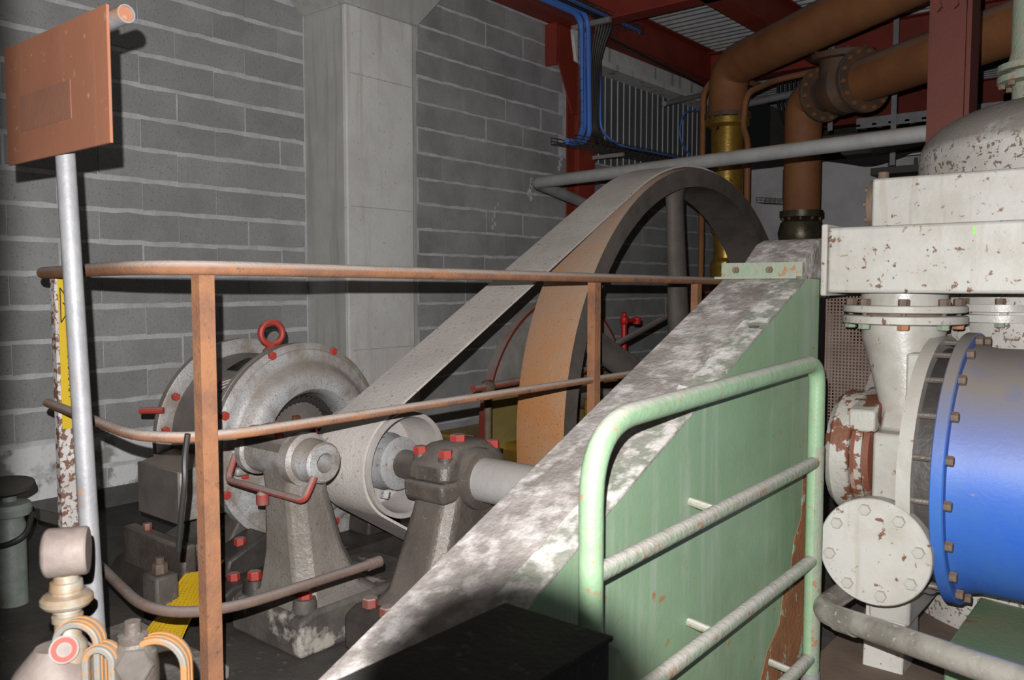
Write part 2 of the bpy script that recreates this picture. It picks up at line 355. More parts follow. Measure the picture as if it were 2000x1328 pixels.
tag(MB().box((-5.31,-1.5,0),(-5.288,4.0,.125)).build('baseboard_left', mat('dark_skirting', (.13,.12,.115), (.09,.085,.08), vs=5, rough=.9, bump=.3)), kind='structure')
# corrugated deck ceiling, ribs running across the room
dk = MB(); yy = 5.0; k = 0; prof = []
while yy < 13.6:
    prof += [(yy,4.26),(yy+.04,4.26),(yy+.065,4.195),(yy+.105,4.195)]; yy += .13
i0 = len(dk.v)
for X in (-5.3, 4.0):
    for y, z in prof: dk.v.append((X,y,z))
n = len(prof)
for k in range(n-1): dk.f.append((k, k+1, n+k+1, n+k))
for X in (-5.3, 4.0):
    for y, z in prof: dk.v.append((X,y,z+.004))
for k in range(n-1): dk.f.append((2*n+k, 2*n+k+1, 3*n+k+1, 3*n+k))
tag(dk.build('ceiling', deck_m, ang=20), kind='structure')
tag(MB().box((-5.6,-3,4.6),(4,5.0,4.75)).build('ceiling', concd_m), kind='structure')

# concrete column with haunched head
t = thing('concrete_column', 'pale board-marked concrete column between the two grey block walls', 'column', (-5.06,4.36,0))
MB().prism([(4.018,0),(4.690,0),(4.690,4.6),(4.018,4.6)], 'x', -5.31, -4.83).build('shaft', conc_m, t, bevel=.012)
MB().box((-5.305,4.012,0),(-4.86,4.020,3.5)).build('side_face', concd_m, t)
for z in (2.94, 1.98, .92): MB().box((-4.832,4.05,z),(-4.827,4.68,z+.006)).build('formwork_joint', concd_m, t)
MB().box((-4.835,4.705-.014,0),(-4.845,4.725,3.5)).build('edge_strip', concd_m, t)
MB().prism([(4.0,3.42),(4.72,3.42),(5.05,3.75),(5.05,4.6),(3.6,4.6),(3.6,3.75)], 'x', -5.31, -4.80).build('haunch', concd_m, t, bevel=.01)

eff_m = mat('efflorescence', (.80,.80,.86), (.5,.5,.54), vs=30, vlo=.4, vhi=.6, rough=.95, bump=.4)
for y, z, n_ in ((5.68,2.03,7),(6.20,2.30,6),(6.66,2.58,5)):
    for k in range(n_):
        rr = random.Random(k+n_*31); cy = y+rr.uniform(-.03,.03)+(.03 if k < 2 else 0); cz = z+.09-.035*k; r_ = rr.uniform(.010,.022)
        MB().prism([(cy+r_*math.cos(a)*rr.uniform(.5,1.2), cz+1.5*r_*math.sin(a)*rr.uniform(.6,1.3)) for a in [2*PI*j/9 for j in range(9)]], 'x', -4.851, -4.8465).build('salt_bloom', eff_m, wr)
# ------------------------------------------------------------------ red steel frame, cladding, trays
def ibeam(mb, axis, lo, hi, c, h, wd, tf=.014, tw=.010):
    """I-section; axis 'y': c=(x,zbottom); 'x': c=(y,zbottom); 'z': c=(x,y) web along x"""
    if axis == 'y':
        x, z = c
        mb.box((x-wd/2,lo,z),(x+wd/2,hi,z+tf)).box((x-wd/2,lo,z+h-tf),(x+wd/2,hi,z+h)).box((x-tw/2,lo,z+tf),(x+tw/2,hi,z+h-tf))
    elif axis == 'x':
        y, z = c
        mb.box((lo,y-wd/2,z),(hi,y+wd/2,z+tf)).box((lo,y-wd/2,z+h-tf),(hi,y+wd/2,z+h)).box((lo,y-tw/2,z+tf),(hi,y+tw/2,z+h-tf))
    else:
        x, y = c
        mb.box((x-h/2,y-wd/2,lo),(x-h/2+tf,y+wd/2,hi)).box((x+h/2-tf,y-wd/2,lo),(x+h/2,y+wd/2,hi)).box((x-h/2+tf,y-tw/2,lo),(x+h/2-tf,y+tw/2,hi))
    return mb
def beam(name, label, axis, lo, hi, c, h, wd, **kw):
    return tag(ibeam(MB(), axis, lo, hi, c, h, wd, **kw).build(name, red_m), label, 'beam')
beam('steel_beam', 'long red steel roof beam along the block wall above the blue cables', 'y', 4.95, 9.62, (-4.68,3.83), .36, .20)
beam('steel_beam', 'red steel roof beam under the middle of the ribbed deck', 'y', 4.9, 9.42, (-3.30,3.83), .36, .20)
beam('steel_beam', 'red steel cross beam at the top edge above the cable tray', 'x', -4.56, 1.5, (6.72,3.83), .36, .18)
beam('steel_beam', 'distant red steel cross beam seen under the upper brown pipe', 'x', -4.6, 1.5, (12.0,3.60), .36, .20)
beam('steel_beam', 'red steel cross beam at the far end behind the brown pipe', 'x', -4.68, 1.5, (9.52,3.82), .36, .20)
t = thing('steel_column', 'red steel column with gusset beside the block wall', 'column', (-4.72,6.83,0))
MB().box((-4.80,6.70,0),(-4.785,6.97,3.83)).box((-4.66,6.70,0),(-4.645,6.97,3.83)).box((-4.785,6.825,0),(-4.66,6.84,3.83)).build('shaft', red_m, t)
MB().prism([(6.40,3.83),(6.98,3.83),(6.98,3.05),(6.70,3.05),(6.44,3.55)], 'x', -4.74, -4.725).build('gusset', red_m, t)
MB().box((-4.83,6.40,3.45),(-4.70,6.42,3.83)).build('end_plate', red_m, t)
t = thing('steel_column', 'red steel column rising behind the speckled tank', 'column', (-1.02,4.72,0))
redc_m = mat('red_oxide_dull', (.135, .028, .018), (.105, .024, .016), vs=3, rust=(.05,.02,.015), rs=9, rlo=.68, rhi=.70, rough=.65, bump=.1)
ibeam(MB(), 'z', 0, 4.2, (-1.0,4.72), .19, .19, tf=.016).build('shaft', redc_m, t)
MB().box((-1.075,4.60,0),(-.925,4.615,4.2)).build('cover_plate', redc_m, t)
for dx in (0, .075):
    MB().prism([(-1.17+dx,3.05),(-1.05+dx,2.74),(-1.03+dx,2.76),(-1.13+dx,3.06)], 'y', 4.575, 4.60).build('brace', redc_m, t)

# ribbed cladding panel with white ribs
t = thing('ribbed_panel', 'dark grey ribbed cladding panel with thin white ribs behind the cable tray', 'panel', (-4.95,8.3,2.62))
y = 7.0; k = 0
while y < 9.75:
    MB().box((-4.985,y,2.665),(-4.95,y+.114,3.66)).build('plank', cladd_m, t)
    MB().box((-4.985,y+.114,2.665),(-4.943,y+.1235,3.66)).build('rib', cladw_m, t)
    y += .1235
tag(MB().prism([(-4.95,3.60),(-4.72,3.60),(-4.72,3.66),(-4.86,3.68),(-4.86,3.95),(-4.95,3.95)], 'y', 6.99, 10.2).build('concrete_lintel', oldwhite_m), 'stained white concrete ledge above the ribbed panel', 'ledge')
tag(MB().prism([(6.58,3.50),(6.80,3.46),(6.80,3.80),(6.52,3.78)], 'x', -4.635, -4.60).build('foam_block', oldwhite_m, bevel=.01), 'white block wedged on the red column under the beam', 'block')

def tray(label, path, side, up, wd, ht, pitch):
    """wire basket tray following a straight path"""
    A, B = Vector(path[0]), Vector(path[1]); d = (B-A); L = d.length; d.normalize(); side = Vector(side); up = Vector(up)
    t = thing('cable_tray', label, 'cable tray', A)
    m = MB()
    for s_, u_ in ((-1,1),(-1,.5),(-1,0),(-.5,0),(0,0),(.5,0),(1,0),(1,.5),(1,1)):
        o = side*(wd/2*s_)+up*(ht*u_); m.tube([A+o, B+o], .0035, 6)
    tag(m.build('long_wires', wire_m, t), kind='stuff')
    m = MB(); k = 0
    while k*pitch <= L:
        p = A+d*(k*pitch); m.tube([p-side*wd/2+up*ht, p-side*wd/2, p+side*wd/2, p+side*wd/2+up*ht], .0032, 6); k += 1
    tag(m.build('cross_wires', wire_m, t), kind='stuff')
    return t
tray('wire cable tray hung under the roof beam at the top edge', ((-4.42,5.4,3.90),(-4.42,7.25,3.90)), (1,0,0), (0,0,-1), .30, .06, .10)
tray('upright wire cable tray on the red column', ((-4.53,6.66,3.80),(-4.53,6.66,2.70)), (0,1,0), (1,0,0), .30, .06, .10)
tray('level wire cable tray in front of the ribbed panel', ((-4.48,6.20,2.68),(-4.48,9.6,2.76)), (1,0,0), (0,0,1), .26, .06, .10)
def cable(name, label, pts, r, m, rad=.15, group=None, n=8):
    return tag(MB().tube(fillet(pts, rad, 8), r, n).build(name, m), label, 'cable', group)
cable('blue_cable', 'thick blue cable bent down the front of the upright tray', [(-4.50,5.4,3.88),(-4.50,6.52,3.88),(-4.49,6.55,2.85),(-4.47,6.42,2.70),(-4.47,6.25,2.70)], .029, bluec_m, .16)
cable('blue_cable', 'second thick blue cable pressed against the bent blue one', [(-4.46,5.4,3.90),(-4.46,6.565,3.90),(-4.46,6.60,2.80),(-4.46,6.50,2.715),(-4.46,6.3,2.705)], .024, bluec_m, .16)
cable('blue_cable', 'blue cable along the right edge of the overhead tray', [(-4.30,5.4,3.86),(-4.30,7.22,3.86),(-4.34,7.28,3.86)], .014, bluec_m, .06)
cable('blue_cable', 'blue cable running along the level tray by the ribbed panel', [(-4.48,6.79,3.6),(-4.47,6.80,2.85),(-4.40,7.05,2.75),(-4.38,9.5,2.80)], .012, bluec_m, .2)
for k in range(6):
    cable('black_cable', 'black cable bundled beside the blue cables', [(-4.41+.02*k,5.4,3.885),(-4.41+.02*k,6.66+.024*k,3.885),(-4.485+.004*k,6.66+.022*k,3.55),(-4.485,6.64+.024*k,2.80),(-4.52+.025*k,6.95+.03*k,2.715),(-4.52+.025*k,9.4,2.785)], .015, blackc_m, .14, 'black cables in the trays')
cable('blue_cable', 'thin blue cable drooping in front of the ribbed panel', [(-4.60,9.2,3.62),(-4.60,9.18,3.45),(-4.62,8.72,3.38),(-4.62,8.62,3.05),(-4.62,9.0,2.85),(-4.60,9.05,2.75)], .010, bluec_m, .2)
cable('black_cable', 'single black cable along the lower edge of the long red beam', [(-4.56,6.95,3.82),(-4.60,9.5,3.72)], .012, blackc_m)
t = thing('tray_bracket', 'short wooden cross piece under the overhead tray', 'bracket', (-4.43,6.62,3.80))
MB().box((-4.66,6.58,3.79),(-4.24,6.62,3.835)).build('arm', greydisc_m, t)
t = thing('tray_bracket', 'short dark arm under the level tray at the red column', 'bracket', (-4.48,6.95,2.63))
MB().box((-4.66,6.93,2.63),(-4.30,6.96,2.665)).build('arm', greydisc_m, t)
tag(MB().cyl((-4.60,8.25,3.38),(-4.60,9.55,3.74),.028,n=12).build('conduit', grey_pipe_m), 'grey conduit sloping up in front of the ribbed panel', 'pipe')

# ------------------------------------------------------------------ pipework at the back
def pipe_flange(parent, p, ax, r, rb, m, mb, nb=12, th=.03, name='flange', br=.014):
    f = MB().cyl(Vector(p)-Vector(ax).normalized()*th/2, Vector(p)+Vector(ax).normalized()*th/2, r, n=32).build(name, m, parent, bevel=.004)
    a = Vector(ax).normalized()
    for q in circ(p, ax, rb, nb, .13): bolt(parent, q+a*th/2, a, br, br*1.1, mb)
    return f
t = thing('rust_brown_pipe', 'upper thick brown pipe bending from the gold riser up to the right', 'pipe', (-3.69,7.9,3.07))
P1 = fillet([(-3.69,7.9,3.09),(-3.69,7.9,3.545),(-1.58,6.556,3.60),(-.84,6.08,3.62)], [.40,.1], 14)
MB().tube(P1, .19, 32).build('pipe', pipe_m, t)
pipe_flange(t, (-3.69,7.9,3.075), (0,0,-1), .228, .205, valve_m, stud_m, 14, .045)
t = thing('gold_riser', 'gold painted riser pipe standing behind the flywheel', 'pipe', (-3.69,7.9,1.45))
MB().lathe((-3.69,7.9,1.445), (0,0,1), [(0,0),(0,.15),(.19,.15),(.23,.12),(.46,.12),(.51,.158),(1.51,.158),(1.54,.214),(1.60,.214),(1.60,0)], 32).build('pipe', gold_m, t)
MB().cyl((-3.69,7.9,1.585),(-3.44,7.70,1.585),.085,.065,16).build('valve_body', gold_m, t)
hw = MB(); a, u, v = frame((.77,-.63,.1)); hc = Vector((-3.35,7.63,1.893))
hw.tube([hc+(u*math.cos(q)+v*math.sin(q))*.13 for q in [2*PI*k/28 for k in range(29)]], .015, 8)
for q in (0, 2*PI/3, 4*PI/3): hw.tube([hc, hc+(u*math.cos(q)+v*math.sin(q))*.13], .011, 6)
hw.build('handwheel', redd_m, t)
MB().cyl(hc,(-3.67,7.88,1.893),.019,n=10).build('spindle', gold_m, t)
t = thing('dark_red_casing', 'dark red cylindrical casing below the gold riser', 'casing', (-3.63,7.72,0))
MB().lathe((-3.61,7.70,0), (0,0,1), [(0,0),(0,.33),(1.30,.33),(1.33,.37),(1.434,.37),(1.44,0)], 28).build('body', mat('dark_red_gloss', (.12,.03,.015), (.08,.05,.02), vs=4, rough=.3, bump=.05), t)
MB().box((-4.0,7.55,0),(-3.84,7.75,1.40)).build('side_box', olived_m, t, bevel=.04)
# thin loop pipes around the riser
tag(MB().tube(fillet([(-3.925,7.83,0),(-3.925,7.83,3.35),(-3.86,8.05,3.54),(-3.75,8.9,3.56)], .12), .030, 12).build('loop_pipe', pipe_m), 'thin brown pipe looping up left of the gold riser', 'pipe')
tag(MB().tube(fillet([(-3.42,7.77,0),(-3.42,7.77,2.80),(-3.49,7.81,2.93),(-3.46,7.80,3.25),(-3.33,8.2,3.43),(-2.9,8.25,3.47),(-1.6,8.3,3.56)], .12), .030, 12).build('loop_pipe', pipe_m), 'thin brown pipe looping up right of the gold riser', 'pipe')
t = thing('lower_brown_pipe', 'lower thick brown pipe with a flanged check valve under the upper one', 'pipe', (-2.97,8.0,2.1))
d2 = Vector((1.45,-.93,.03)).normalized(); A2 = Vector((-2.90,8.02,3.18))
C2 = Vector((-2.97,8.0,2.10))
k1 = Vector((-2.97,8.0,3.14))
q1 = k1+d2*.26
MB().tube(fillet([C2, k1, q1], [.42], 14), .17, 32).build('pipe', pipe_m, t)
pipe_flange(t, q1+d2*.01, d2, .25, .222, valve_m, pipe_m, 14, .04, br=.019)
vb = MB(); v0 = q1+d2*.03; v1 = q1+d2*.52
vb.lathe(v0, d2, [(0,.10),(0,.16),(.08,.16),(.20,.235),(.32,.235),(.42,.16),(.49,.16),(.49,.1)], 28)
vb.build('valve_body', valve_m, t)
cm = (v0+v1)/2
MB().lathe(cm, (0.02,-.1,1), [(0,0),(.0,.20),(.24,.20),(.25,.27),(.30,.27),(.30,0)], 28).build('valve_bonnet', valve_m, t)
for q in circ(cm+Vector((0,-.03,.30)), (0.02,-.1,1), .245, 10): bolt(t, q, (0,0,1), .014, .016, valve_m)
pipe_flange(t, v1+d2*.02, d2, .275, .242, valve_m, pipe_m, 14, .05, br=.02)
MB().cyl(v1+d2*.04, v1+d2*1.75, .185, n=32).build('pipe', pipe_m, t)
MB().lathe(v1+d2*1.75, d2, [(0,.185),(.03,.23),(.06,.23),(.07,0)], 28).build('end_cap', valve_m, t)
t = thing('bulb_valve', 'dark bulbous valve body at the foot of the lower brown pipe', 'valve', (-2.97,8.0,0))
MB().lathe((-2.97,8.0,0), (0,0,1), [(0,0),(0,.12),(1.55,.12),(1.60,.19),(1.66,.19),(1.70,.15),(1.74,.15),(1.78,.19),(1.90,.215),(2.0,.19),(2.03,.15),(2.05,.20),(2.11,.20),(2.11,0)], 32).build('body', olived_m, t)
for q in circ((-2.97,8.0,2.05), (0,0,1), .175, 10): bolt(t, q, (0,0,-1), .014, .03, valve_m)
MB().lathe((-2.62,8.05,1.72),(.3,-1,0),[(0,0),(0,.17),(.05,.17),(.05,0)],24).build('side_disc', redd_m, t)
MB().cyl((-2.97,8.0,1.72),(-2.62,8.06,1.72),.03,n=10).build('side_spindle', olived_m, t)
tag(MB().lathe((-3.35,8.1,0),(0,0,1),[(0,0),(0,.27),(1.42,.27),(1.58,.22),(1.66,.12),(1.68,0)],28).build('olive_cover', olived_m), 'dark olive rounded drum left of the bulbous valve', 'drum')
# grey handrail tube high above the flywheel
tag(MB().tube(fillet([(-4.30,7.0,2.02),(-4.24,5.50,2.24),(-1.0,5.12,2.25),(.6,4.95,2.25)], [.05,.05], 6), .047, 16).build('grey_tube_rail', grey_pipe_m), 'grey tube rail passing above the big flywheel', 'pipe')
tag(MB().tube([(-4.1,9.7,1.75),(-3.0,9.7,1.75)], .035, 10).build('wall_pipe', blackc_m), 'thin dark pipe along the foot of the white end wall', 'pipe')
# struts, racks and cables between the brown pipes and the end wall
for k, (x, y, z0, z1, lab) in enumerate(((-3.05,8.9,3.0,4.19,'grey strut hanging left of the check valve'),(-2.35,8.6,2.55,4.19,'grey strut hanging under the check valve'),(-2.0,8.6,2.4,4.19,'dark strut right of the check valve'),(-1.75,9.0,0,2.9,'dark upright post before the white end wall'))):
    tag(MB().prism([(x,y),(x+.05,y),(x+.05,y+.008),(x+.008,y+.008),(x+.008,y+.05),(x,y+.05)], 'z', z0, z1).build('steel_strut', (galv_m, galv_m, wire_m, wire_m)[k]), lab, 'strut')
tag(MB().tube([(-4.2,8.9,3.38),(-3.1,8.85,3.44),(-1.6,8.8,3.5)], .04, 12).build('conduit', galv_m), 'grey conduit running behind the brown pipes', 'pipe')
for k in range(9):
    x0 = -3.75+.05*k
    tag(MB().tube(fillet([(x0,9.3,3.75),(x0+.02,9.25,3.3-.02*k),(x0+.5,9.2,2.72-.015*k),(x0+1.7,9.1,2.74+.02*k)], .3), .014, 6).build('hanging_cable', blackc_m), 'black cable drooping in the bundle between the brown pipes', 'cable', 'black cables drooping behind the brown pipes')
t = thing('cable_ladder', 'perforated cable ladder behind the check valve', 'cable tray', (-1.9,8.75,2.95))
MB().box((-2.7,8.7,2.95),(-.6,8.72,3.05)).build('side_rail', galv_m, t)
for k in range(14): MB().box((-2.7+.15*k,8.70,2.97),(-2.66+.15*k,8.9,2.99)).build('rung', galv_m, t)
t = thing('shelf_rack', 'dark shelf with a white strip behind the lower pipe', 'shelf', (-1.9,9.3,2.5))
MB().box((-2.7,9.2,2.55),(-.8,9.6,2.62)).build('board', wire_m, t)
MB().box((-2.7,9.22,2.72),(-.8,9.24,2.84)).build('white_strip', plaster_m, t)
MB().box((-3.5,9.2,2.84),(-.8,9.6,3.0)).build('upper_board', wire_m, t)
for x, lab in ((-3.95,'dark square bracket on the white wall behind the gold riser'),(-2.75,'dark square bracket on the white wall right of the lower pipe')):
    t = thing('wall_bracket', lab, 'bracket', (x,10.0,2.4))
    MB().box((x,10.0,2.42),(x+.03,10.03,2.80)).build('upright', wire_m, t); MB().box((x+.27,10.0,2.38),(x+.30,10.03,2.80)).build('upright', wire_m, t)
    MB().box((x+.03,10.0,2.40),(x+.27,10.03,2.43)).build('foot_bar', wire_m, t)
t = tray('short wire tray end left of the lower brown pipe', ((-4.25,10.06,2.42),(-3.72,10.06,2.36)), (0,1,0), (0,0,1), .25, .06, .06)
tag(MB().box((-.95,6.2,2.3),(-.5,6.25,3.2)).build('perforated_sheet', galv_m), 'grey perforated sheet behind the right red column', 'panel')

# ------------------------------------------------------------------ flywheel, belt, motor pulley
FY, FZ, FR = 5.17, .565, 1.61; FX0, FX1 = -2.885, -2.565
PY, PZ, PR = 2.47, .635, .228; PX0, PX1 = -2.95, -2.59
t = thing('flywheel', 'big spoked flywheel with a rust brown face driven by the flat belt', 'flywheel', (-2.72,FY,-.2))
MB().lathe((FX0,FY,FZ), (1,0,0), [(0,FR-.01),(.06,FR),(FX1-FX0-.06,FR),(FX1-FX0,FR-.01)], 120).build('rim_face', rimface_m, t)
MB().lathe((FX0,FY,FZ), (1,0,0), [(0,FR-.011),(0,FR-.125),(.05,FR-.115),(FX1-FX0-.05,FR-.115),(FX1-FX0,FR-.125),(FX1-FX0,FR-.011)], 120).build('rim', rimside_m, t)
for k in range(6):
    a = math.radians(95+60*k); d = Vector((0,math.cos(a),math.sin(a))); p = Vector((0,-math.sin(a),math.cos(a)))
    secs = []
    for s_, wd, dp in ((.20,.105,.075),(.8,.09,.06),(1.35,.078,.05),(1.46,.085,.055),(FR-.118,.11,.07)):
        c = Vector((-2.725,FY,FZ))+d*s_
        secs.append([c+p*wd*math.cos(2*PI*j/16)+Vector((1,0,0))*dp*math.sin(2*PI*j/16) for j in range(16)])
    MB().loft(secs).build('spoke', rimside_m, t)
MB().lathe((-2.95,FY,FZ), (1,0,0), [(0,0),(0,.2),(.05,.23),(.40,.23),(.45,.2),(.45,0)], 32).build('hub', rimside_m, t)
MB().cyl((-3.6,FY,FZ),(-2.4,FY,FZ),.085,n=20).build('shaft', rimside_m, t)
# belt: open flat belt round both wheels
dv = Vector((FY-PY, FZ-PZ)); D = dv.length; phi = math.atan2(dv.y, dv.x); al = math.asin((FR-PR)/D); th = .004
nu = phi+PI/2+al; nl = phi-PI/2-al
path = []
def arc(cy, cz, r, a0, a1, n):
    for k in range(n+1):
        a = a0+(a1-a0)*k/n; path.append((cy+r*math.cos(a), cz+r*math.sin(a)))
arc(FY, FZ, FR+th, nl, nu, 90); 
arc(PY, PZ, PR+th, nu, nl+2*PI, 40); path.append(path[0])
bx0, bx1 = -2.90, -2.605
bm_ = MB(); nP = len(path)-1
for (y, z) in path[:-1]:
    bm_.v += [(bx0,y,z),(bx1,y,z)]
ctr = [(FY,FZ)]
for k in range(nP):
    # outward normal for thickness
    y0,z0 = path[k-1 if k else nP-1]; y1,z1 = path[(k+1)%nP]
    ty, tz = y1-y0, z1-z0; L_ = math.hypot(ty,tz); ny, nz = tz/L_, -ty/L_
    y, z = path[k]; bm_.v += [(bx0,y+ny*.011,z+nz*.011),(bx1,y+ny*.011,z+nz*.011)]
for k in range(nP):
    k2 = (k+1)%nP; a, b, c, d = 2*k, 2*k+1, 2*k2, 2*k2+1; e, f, g, h = 2*nP+2*k, 2*nP+2*k+1, 2*nP+2*k2, 2*nP+2*k2+1
    bm_.f += [(a,b,d,c),(e,g,h,f),(a,c,g,e),(b,f,h,d)]
tag(bm_.build('drive_belt', belt_m, ang=30), 'wide grey flat drive belt rising from the motor pulley to the flywheel', 'belt')
t = thing('belt_pulley', 'open-ended steel belt pulley on the motor shaft', 'pulley', (-2.77,PY,PZ-.2))
MB().lathe((PX0,PY,PZ), (1,0,0), [(0,PR-.02),(0,PR),(PX1-PX0,PR),(PX1-PX0,PR-.02),(PX1-PX0-.01,PR-.024),(.16,PR-.028),(.14,.1),(.12,.1),(.10,PR-.028)], 64, True).build('rim', pul_m, t)
MB().lathe((PX0+.13,PY,PZ), (1,0,0), [(0,.19),(.012,.19),(.02,.10),(.02,0)], 40).build('web', pulin_m, t)
MB().lathe((PX0+.1,PY,PZ), (1,0,0), [(0,.12),(.13,.125),(.15,.115),(.21,.115),(.22,.09),(.22,0)], 36).build('hub', pulin_m, t)
MB().lathe((PX1-.06,PY,PZ), (1,0,0), [(-.08,.085),(.02,.085),(.03,.062),(.03,0)], 32).build('collar', pulin_m, t)
bolt(t, (PX1-.09,PY-.05,PZ-.12), (0,-.4,-1), .022, .03, pulin_m)

# ------------------------------------------------------------------ motor
MY, MZ = 2.47, .65
t = thing('electric_motor', 'round dusty silver electric motor with red bolts and lifting eye', 'motor', (-3.55,MY,.12))
MB().lathe((-3.82,MY,MZ), (1,0,0), [(0,.10),(0,.405),(.44,.405),(.44,.10)], 72, True).build('drum', drum_m, t)
MB().lathe((-3.87,MY,MZ), (1,0,0), [(0,0),(0,.42),(.02,.478),(.055,.478),(.06,.468),(.062,.39)], 72).build('rear_flange', silver_m, t)
MB().lathe((-3.40,MY,MZ), (1,0,0), [(0,.40),(0,.455),(.02,.475),(.045,.475),(.05,.462),(.055,.478),(.085,.478),(.095,.455),(.10,.40)], 72).build('front_flange', silver_m, t)
MB().lathe((-3.32,MY,MZ), (1,0,0), [(-.02,.40),(.012,.452),(.020,.445),(.022,.405),(.035,.385),(.075,.365),(.095,.33),(.100,.295),(.09,.262),(.065,.243),(.02,.238),(-.04,.238)], 72).build('end_shield', silver_m, t)
MB().lathe((-3.42,MY,MZ), (1,0,0), [(0,.24),(0,.06),(.02,.06),(.025,.20),(.05,.225),(.05,.24)], 48).build('rotor', rotor_m, t)
for k in range(48):
    a = 2*PI*k/48; c = Vector((-3.355,MY+math.cos(a)*.205,MZ+math.sin(a)*.205))
    if k == 0:
        fn = MB().box((-.03,-.007,-.022),(.03,.007,.022)).mesh('cooling_fin', rotor_m)
    o = bpy.data.objects.new('cooling_fin', fn); COL.objects.link(o); o.parent = t; o.location = c-root_loc(t); o.rotation_euler = (a+.5,0,0)
MB().lathe((-3.44,MY,MZ), (1,0,0), [(0,.11),(.1,.10),(.14,.09),(.16,.06),(.55,.06),(.55,0)], 28).build('shaft', greased_m, t)
MB().box((-3.39,MY-.02,MZ+.02),(-3.36,MY+.02,MZ+.12)).build('brush_holder', mat('dull_copper', (.12,.05,.02), rough=.7), t, bevel=.006)
for k in range(8):
    a = math.radians(22.5+45*k); bolt(t, (-3.315,MY+math.cos(a)*.462,MZ+math.sin(a)*.462), (1,0,0), .021, .022, redb_m)
for a in (150,172,188,205): a = math.radians(a); bolt(t, (-3.809,MY+math.cos(a)*.44,MZ+math.sin(a)*.43), (1,0,0), .02, .02, redb_m)
MB().tube([(-3.78,MY-.455,MZ+.16),(-3.86,MY-.53,MZ+.16)], .016, 10).build('handle', redb_m, t)
ey = MB(); ec = Vector((-3.56,MY+.0,MZ+.515)); ey.tube([ec+Vector((.25,.97,0))*.055*math.cos(q)+Vector((0,0,1))*.055*math.sin(q) for q in [2*PI*k/28 for k in range(29)]], .016, 10)
ey.lathe((-3.56,MY,MZ+.40), (0,0,1), [(0,0),(0,.045),(.03,.045),(.045,.03),(.06,.025),(.06,0)], 18); ey.build('lifting_eye', redb_m, t)
# nameplate: a curved dark plate lying on the drum
npl = MB(); rows = []
for x in (-3.62, -3.45):
    row = []
    for a in (104, 110, 116, 122):
        a = math.radians(a); row.append(len(npl.v)); npl.v.append((x+(.0 if x < -3.5 else .02), MY+math.cos(a)*.408, MZ+math.sin(a)*.408))
    rows.append(row)
for j in range(3): npl.f.append((rows[0][j],rows[0][j+1],rows[1][j+1],rows[1][j]))
np_ = npl.build('nameplate', rotor_m, t)
md = np_.modifiers.new('solid', 'SOLIDIFY'); md.thickness = .004
# emblem: oval ring of white strokes on the drum
em = MB()
def on_drum(x, deg, r=.4075): a = math.radians(deg); return Vector((x, MY+math.cos(a)*r, MZ+math.sin(a)*r))
for (x0,a0,x1,a1) in ((-3.56,134,-3.51,130.5),(-3.555,137,-3.53,135.2),(-3.535,135.5,-3.495,132.2),(-3.53,139,-3.505,136.5),(-3.50,136,-3.485,133.5)):
    em.tube([on_drum(x0,a0), on_drum(x1,a1)], .0035, 6)
em.build('emblem_strokes', emb_m, t)
MB().tube([on_drum(-3.525+.05*math.cos(q), 135+5.5*math.sin(q)) for q in [2*PI*k/24 for k in range(25)]], .003, 6).build('emblem_ring', redd_m, t)
MB().cyl(on_drum(-3.46,126,.405), on_drum(-3.46,126,.42), .016, n=14).build('red_plug', redb_m, t)
MB().prism([(MY-.58,.36),(MY-.28,.36),(MY-.28,.60),(MY-.40,.62),(MY-.58,.58)], 'x', -3.80, -3.42).build('terminal_box', silver_m, t, bevel=.008)
MB().prism([(MY-.585,.35),(MY-.57,.35),(MY-.57,.585),(MY-.585,.585)], 'x', -3.79, -3.43).build('box_lid', drum_m, t, bevel=.004)
MB().cyl((-3.82,MY-.5,.52),(-3.80,MY-.5,.52),.02,n=10).build('cable_gland', redd_m, t)
# bracket lugs on the end shield
for s_ in (-1, 1):
    lg = MB().box((-3.33,MY+s_*.36-.07,MZ-.085),(-3.215,MY+s_*.36+.07,MZ-.045)).build('lug', silver_m, t, bevel=.012)
    bolt(t, (-3.26,MY+s_*.36,MZ-.045), (0,0,1), .018, .02, redb_m); bolt(t, (-3.26,MY+s_*.36,MZ-.085), (0,0,-1), .018, .022, redb_m)
for s_ in (-1, 1):
    MB().prism([(MY+s_*.18,.14),(MY+s_*.50,.14),(MY+s_*.50,.20),(MY+s_*.40,.24),(MY+s_*.34,.34),(MY+s_*.18,.30)], 'x', -3.80, -3.34).build('foot', silver_m if s_ > 0 else worn_m, t, bevel=.01)
    MB().prism([(MY+s_*.28,.14),(MY+s_*.52,.14),(MY+s_*.50,.22),(MY+s_*.30,.30)], 'x', -3.34, -3.18).build('foot_pad', dark_m, t, bevel=.015)
    bolt(t, (-3.25,MY+s_*.40,.255), (0,0,1), .026, .03, redb_m)
t = thing('motor_plinth', 'low dark oily plinth under the round motor', 'plinth', (-3.5,2.5,0))
MB().prism([(1.80,0),(3.2,0),(3.2,.14),(1.93,.14),(1.86,.10)], 'x', -3.98, -3.08).build('plinth_block', dark_m, t, bevel=.01)
MB().prism([(1.86,.0),(1.93,.0),(1.93,.27),(1.86,.27)], 'x', -3.90, -3.36).build('side_beam', greased_m, t, bevel=.015)
bolt(t, (-3.74,1.90,.27), (0,0,1), .02, .03, redd_m); bolt(t, (-3.16,1.98,.14), (0,0,1), .026, .03, redb_m)

